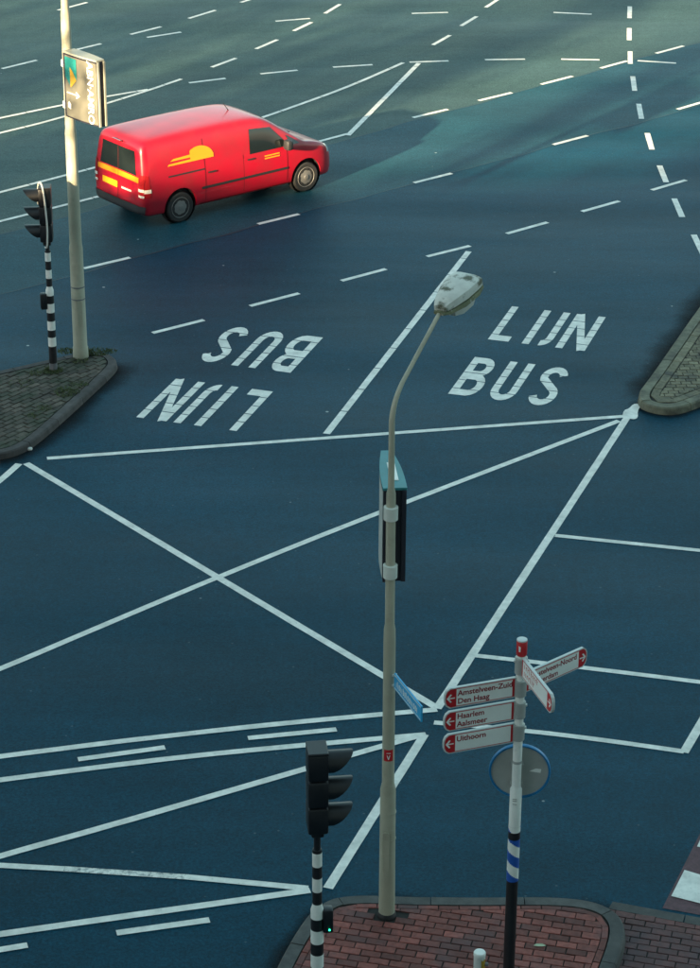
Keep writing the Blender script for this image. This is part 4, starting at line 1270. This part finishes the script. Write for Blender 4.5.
vs_, fs = [], []
rings = []
for x, zr, w, zb in STN:
    h = ring(zr, w, zb)
    full = [(-y, z) for y, z in h] + [(y, z) for y, z in reversed(h[1:-1])]
    rings.append((x, full))
nr = len(rings[0][1])
for x, full in rings:
    for y, z in full:
        xx = x
        if x < 0.6: xx += 0.10 * max(0, z - 0.95) * (1 - x / 0.6)
        if x < 0.2: xx += 0.05 * (abs(y) / .9) ** 4 * (1 - x / .2)
        vs_.append((xx, y, z))
for i in range(len(rings) - 1):
    for k in range(nr):
        a, b = i * nr + k, i * nr + (k + 1) % nr
        fs.append((a, b, b + nr, a + nr))
fs.append(tuple(reversed(range(nr)))); fs.append(tuple(range((len(rings) - 1) * nr, len(rings) * nr)))
mb = MB(); mb.add(vs_, fs)
tmp = mb.build('body', 'van_red')
bm = bmesh.new(); bm.from_mesh(tmp.data)
caps = [f for f in bm.faces if len(f.verts) > 4]
for f in caps:                                # ring the flat ends so they round off when subdivided
    r1 = bmesh.ops.inset_region(bm, faces=[f], thickness=0.05, use_even_offset=True)
bmesh.ops.recalc_face_normals(bm, faces=bm.faces[:])
bm.to_mesh(tmp.data); bm.free()
ss = tmp.modifiers.new('s', 'SUBSURF'); ss.levels = 2; ss.render_levels = 2
cutters = []
for ax in (RA, FA):
    for s in (-1, 1):
        cm = MB(); cm.lathe([(.385, -.16), (.385, .16)], 40, axis='y', c=(ax, s * .84, WR + .03))
        c_ = cm.build('cut', 'van_trim'); bmm = bmesh.new(); bmm.from_mesh(c_.data); bmesh.ops.recalc_face_normals(bmm, faces=bmm.faces[:]); bmm.to_mesh(c_.data); bmm.free()
        md = tmp.modifiers.new('b', 'BOOLEAN'); md.object = c_; md.operation = 'DIFFERENCE'; md.solver = 'EXACT'
        cutters.append(c_)
dg = bpy.context.evaluated_depsgraph_get()
bme = bpy.data.meshes.new_from_object(tmp.evaluated_get(dg))
bpy.data.objects.remove(tmp)
for c_ in cutters: bpy.data.objects.remove(c_)
bme.name = 'body'; bme.materials.clear(); bme.materials.append(M['van_red'])
bme.shade_smooth(); bme.set_sharp_from_angle(angle=R(38))
body = bpy.data.objects.new('body', bme); C.objects.link(body); body.parent = van
_b = bmesh.new(); _b.from_mesh(bme); bvh = BVHTree.FromBMesh(_b)
def hit(p, d):
    h = bvh.ray_cast(Vector(p), Vector(d).normalized())
    return h[0], h[1]
def patch(name, c00, c10, c11, c01, ray, material, off=.006, parent=None, n=10, m_=None, smooth=50):
    """lay a panel on the bodywork: four corners, cast along ray"""
    mb = MB(); m_ = m_ or n; ok = True; vs_ = []
    for j in range(m_ + 1):
        for i in range(n + 1):
            u, v = i / n, j / m_
            p = (Vector(c00) * (1 - u) + Vector(c10) * u) * (1 - v) + (Vector(c01) * (1 - u) + Vector(c11) * u) * v
            q, nn = hit(p, ray)
            if q is None: q, nn = p, -Vector(ray).normalized()
            vs_.append(q + nn * off)
    fs = [(j * (n + 1) + i, j * (n + 1) + i + 1, (j + 1) * (n + 1) + i + 1, (j + 1) * (n + 1) + i) for j in range(m_) for i in range(n)]
    mb.add(vs_, fs)
    return mb.build(name, material, parent or van, smooth)
def side(name, pts, s, material, off=.006, parent=None, n=10, m_=None):
    """pts: four (x, z) corners; s = -1 right flank, +1 left flank"""
    return patch(name, *[(x, s * 1.6, z) for x, z in pts], (0, -s, 0), material, off, parent, n, m_)
def rear(name, pts, material, off=.006, parent=None, n=8, m_=None):
    return patch(name, *[(-1.0, y, z) for y, z in pts], (1, 0, 0), material, off, parent, n, m_)
# glass
patch('windscreen', (5.2, -.60, 1.21), (5.2, .60, 1.21), (5.2, .53, 1.675), (5.2, -.53, 1.675), (-1, 0, 0), 'van_glass', .005, n=16, m_=10)
for s in (-1, 1):
    d = side('front_door', [(2.46, .36), (3.55, .36), (3.55, 1.05), (2.46, 1.05)], s, 'van_red', .0035, n=14)
    side('side_window', [(2.62, 1.10), (3.62, 1.10), (3.18, 1.55), (2.66, 1.60)], s, 'van_glass', .008, d, 14)
    side('quarter_window', [(3.66, 1.10), (3.90, 1.10), (3.74, 1.21), (3.56, 1.32)], s, 'van_glass', .007, van, 6)
    side('door_handle', [(2.54, .985), (2.72, .985), (2.72, 1.015), (2.54, 1.015)], s, 'van_trim', .02, d, 4, 2)
    for (x0, x1) in ((2.448, 2.46), (3.55, 3.562)):
        side('door_gap', [(x0, .36), (x1, .36), (x1, 1.12), (x0, 1.12)], s, 'seam', .0045, van, 1, 12)
    side('door_gap', [(1.50, .36), (1.512, .36), (1.512, 1.62), (1.50, 1.62)], s, 'seam', .0045, van, 1, 14)
    side('sliding_rail', [(.62, 1.005), (1.50, 1.005), (1.50, 1.035), (.62, 1.035)], s, 'van_trim', .006, van, 10, 1)
    side('rub_strip', [(1.40, .615), (3.56, .615), (3.56, .665), (1.40, .665)], s, 'van_trim', .014, van, 16, 2)
    side('sill', [(1.38, .285), (3.60, .285), (3.60, .315), (1.38, .315)], s, 'seam', .006, van, 14, 1)
    # mirror
    mb = MB(); mb.box((3.50, s * 1.00, 1.16), (.14, .20, .22), None, .05); mb.box((3.50, s * .90, 1.10), (.05, .10, .05)); mb.build('wing_mirror', 'van_trim', van, 40)
    # yellow emblem: arched badge with two speed bars
    mb = MB(); ctr = (1.38, 1.36)
    def onside(x, z, off=.007):
        q, nn = hit((x, s * 1.6, z), (0, -s, 0)); return q + nn * off
    ol = [(0.62, 1.235), (1.20, 1.235), (1.20, 1.29), (0.62, 1.26)]
    for bar in ([(0.62, 1.225), (1.22, 1.225), (1.22, 1.275), (0.66, 1.262)], [(0.70, 1.31), (1.24, 1.31), (1.24, 1.37), (0.78, 1.35)]):
        k = 10
        for i in range(k):
            u0, u1 = i / k, (i + 1) / k
            A, B, C_, D_ = bar
            f_ = lambda p, q, u: (lerp(p[0], q[0], u), lerp(p[1], q[1], u))
            mb.add([onside(*f_(A, B, u0)), onside(*f_(A, B, u1)), onside(*f_(D_, C_, u1)), onside(*f_(D_, C_, u0))], [(0, 1, 2, 3)])
    k = 20
    for i in range(k):
        u0, u1 = i / k, (i + 1) / k
        def env(u):
            x = lerp(1.18, 1.74, u)
            return x, 1.225 + .0 * u, 1.36 + .14 * math.sin(math.pi * min(1, u * .95 + .12)) ** .6 if u < .97 else 1.30
        (xa, la, ha), (xb, lb, hb) = env(u0), env(u1)
        mb.add([onside(xa, la), onside(xb, lb), onside(xb, hb), onside(xa, ha)], [(0, 1, 2, 3)])
    mb.build('emblem', 'van_yellow', van)
    side('door_print', [(2.98, .93), (3.36, .93), (3.36, .955), (2.98, .955)], s, 'van_yellow', .011, d, 6, 1)
    side('door_print', [(2.98, .98), (3.36, .98), (3.36, 1.005), (2.98, 1.005)], s, 'van_yellow', .011, d, 6, 1)
    # lights
    patch('headlight', (5.4, s * .52, .70), (5.4, s * .80, .74), (5.4, s * .79, .93), (5.4, s * .54, .86), (-1, 0, 0), 'head_lamp', .006, n=6)
    tl = rear('tail_light', [(s * .70, .66), (s * .845, .66), (s * .83, 1.14), (s * .72, 1.14)], 'van_lamp_red', .012)
    rear('clear_lens', [(s * .71, .80), (s * .84, .80), (s * .838, .86), (s * .712, .86)], 'van_lamp_white', .016, tl, 4)
    rear('clear_lens', [(s * .71, .68), (s * .84, .68), (s * .84, .73), (s * .71, .73)], 'van_lamp_white', .016, tl, 4)
    side('tail_light_side', [(.06, .68), (.20, .68), (.17, 1.12), (.10, 1.12)], s, 'van_lamp_red', .008, tl, 4)
    side('clear_lens', [(.06, .775), (.20, .775), (.20, .85), (.06, .85)], s, 'van_lamp_white', .012, tl, 4)
    side('door_handle', [(1.56, .92), (1.76, .92), (1.76, .95), (1.56, .95)], s, 'van_trim', .02, van, 4, 2)
# rear doors
rear('rear_window', [(-.62, 1.10), (.62, 1.10), (.54, 1.58), (-.54, 1.58)], 'van_glass', .008, n=12)
rear('rear_stripe', [(-.70, .965), (.70, .965), (.70, 1.075), (-.70, 1.075)], 'van_yellow', .007, n=12)
rear('door_gap', [(-.006, .50), (.006, .50), (.006, 1.62), (-.006, 1.62)], 'seam', .010, n=1, m_=12)
rear('number_plate', [(.02, .70), (.54, .70), (.54, .83), (.02, .83)], 'plate', .012)
rear('rear_badge', [(-.45, .72), (-.12, .72), (-.12, .76), (-.45, .76)], 'van_lamp_white', .010, n=4)
rear('bumper', [(-.82, .34), (.82, .34), (.85, .50), (-.85, .50)], 'van_trim', .03, n=16)
mb = MB(); mb.box((.03, 0, 1.70), (.05, .30, .03), None, .01); mb.build('brake_light', 'van_lamp_red', van)
# nose
patch('grille', (5.4, -.46, .56), (5.4, .46, .56), (5.4, .44, .70), (5.4, -.44, .70), (-1, 0, 0), 'van_trim', .006, n=10)
patch('lower_grille', (5.4, -.52, .32), (5.4, .52, .32), (5.4, .52, .45), (5.4, -.52, .45), (-1, 0, 0), 'van_trim', .006, n=10)
mb = MB()
for s in (-1, 1): mb.tube([(4.08, s * .10, 1.135), (3.97, s * .42, 1.215)], .012, 6)
mb.build('wiper', 'van_trim', van)
mb = MB(); mb.tube([(2.75, 0, 1.80), (2.62, 0, 1.98)], [.012, .004], 8); mb.build('aerial', 'van_trim', van)
mb = MB(); mb.box((2.45, 0, .34), (3.7, 1.30, .16)); mb.build('chassis', 'van_trim', van)
for ax in (RA, FA):
    for s in (-1, 1):
        mb = MB(); mb.lathe([(.383, -.004), (.375, -.14)], 32, axis='y'); liner = mb
        liner.v = [(ax + x, s * (.845 - (.0 - y) if False else .845 + y * 1.0), WR + .03 + z) for x, y, z in liner.v]
        liner.f = liner.f[:-2] + [tuple(range(32, 64))]; liner.mi = liner.mi[:-1]
        liner.build('wheel_arch', 'van_trim', van, 40)
        w = empty('wheel', (ax, s * .775, WR)); w.parent = van
        prof = [(.20, .09), (.225, .10), (.285, .098), (.308, .082), (.315, .05), (.315, -.05), (.308, -.082), (.285, -.098), (.20, -.09)]
        mb = MB(); mb.lathe(prof, 36, axis='y'); mb.build('tyre', 'rubber', w, 40)
        mb = MB(); mb.lathe([(.218, .088), (.208, .099), (.196, .085), (.120, .093), (.055, .102), (.050, .110), (.02, .112)], 36, axis='y')
        if s < 0: mb.v = [(x, -y, z) for x, y, z in mb.v]
        rim = mb.build('rim', 'rim', w, 25)
        for k in range(7):
            a = 2 * math.pi * (k + .5) / 7
            mb = MB(); mb.box((math.cos(a) * .158, s * .086, math.sin(a) * .158), (.042, .018, .062), Matrix.Rotation(-a, 3, 'Y'), .006); mb.build('rim_hole', 'rubber', w)
_b.free()

# ------------------------------------------------------------------ what stands round the junction: the block the view is taken from, the trees beside it, an added tower
BX, BY, BA, BH = -8.0, -9.2, R(3.0), 14.0
blk = tag(empty('apartment_building', (BX, BY, 0), BA), 'long pale apartment block behind the viewer, shading the junction', 'building')
mb = MB(); mb.box((0, 0, BH / 2), (130, 16, BH)); mb.build('wall', 'facade', blk)
mb = MB(); mb.box((0, 0, BH + .1), (130.6, 16.6, .2)); mb.build('roof', 'facade', blk)
win = MB(); win.box((0, 0, 0), (1.6, .1, 1.5)); wme = win.mesh('window', 'window_glass')
for k in range(-18, 19):
    for fl in range(4):
        o = bpy.data.objects.new('window', wme); C.objects.link(o); o.parent = blk; o.location = (k * 3.3, 8.02, 2.2 + fl * 3.2)

tower = tag(empty('sky_blocking_tower', (17.0, -9.6, 0), 0), 'tall pale tower added behind the viewer to darken the foreground', 'building')  # unseen tower, added to cut sky light over the near ground
mb = MB(); mb.box((0, 0, 25), (64, 16, 50)); mb.build('wall', 'facade', tower)
for k in range(-8, 9):
    for fl in range(15):
        o = bpy.data.objects.new('window', wme); C.objects.link(o); o.parent = tower; o.location = (k * 3.2, 8.02, 2.2 + fl * 3.2)

def tree(name, loc, height, spread, seed, label, dens):
    rt = random.Random(seed)
    root = tag(empty(name, (loc[0], loc[1], 0)), label, 'tree', 'street trees outside the view')
    tr = MB(); ends = []
    tr.tube([(0, 0, 0), (.1, 0, height * .2), (0, .1, height * .4), (.1, .1, height * .62)], [.24, .20, .16, .09], 10)
    for k in range(15):
        z0 = height * rt.uniform(.25, .62); a = rt.uniform(0, 6.28); ln = spread * rt.uniform(.5, 1.0)
        p = [Vector((0, 0, z0))]
        for q in range(1, 5):
            t = q / 4
            p.append(Vector((math.cos(a) * ln * t, math.sin(a) * ln * t, z0 + height * .38 * t * rt.uniform(.7, 1.15))))
            a += rt.uniform(-.25, .25)
        tr.tube(p, [.085, .065, .05, .035, .015], 6)
        ends += p[2:]
        for q in (2, 3, 4):
            for _ in range(3):
                dv = Vector((rt.uniform(-1, 1), rt.uniform(-1, 1), rt.uniform(-.1, 1))).normalized() * rt.uniform(.6, 1.5)
                tr.tube([p[q], p[q] + dv * .5 + Vector((0, 0, .08)), p[q] + dv], [.028, .018, .008], 5)
                ends.append(p[q] + dv)
    tr.build('trunk', 'bark', root, 50)
    cr = MB()
    for e in ends:
        for _ in range(dens):
            c_ = e + Vector((rt.gauss(0, .42), rt.gauss(0, .42), rt.gauss(0, .36)))
            s = rt.uniform(.07, .15)
            u = Vector((rt.gauss(0, 1), rt.gauss(0, 1), rt.gauss(0, 1))).normalized() * s
            w = u.orthogonal().normalized() * s * .7
            cr.add([c_ - u, c_ + w, c_ + u, c_ - w], [(0, 1, 2, 3)])
    cr.build('crown', 'foliage', root)
tdir = Vector((math.sin(SUN_TRAVEL), math.cos(SUN_TRAVEL)))
for i, (gx, gy, t, hgt, spr, dens) in enumerate(TREES):
    p = Vector((gx, gy)) - tdir * t
    tree('street_tree', p, hgt, spr, 40 + i, TREE_LABELS[i], dens)
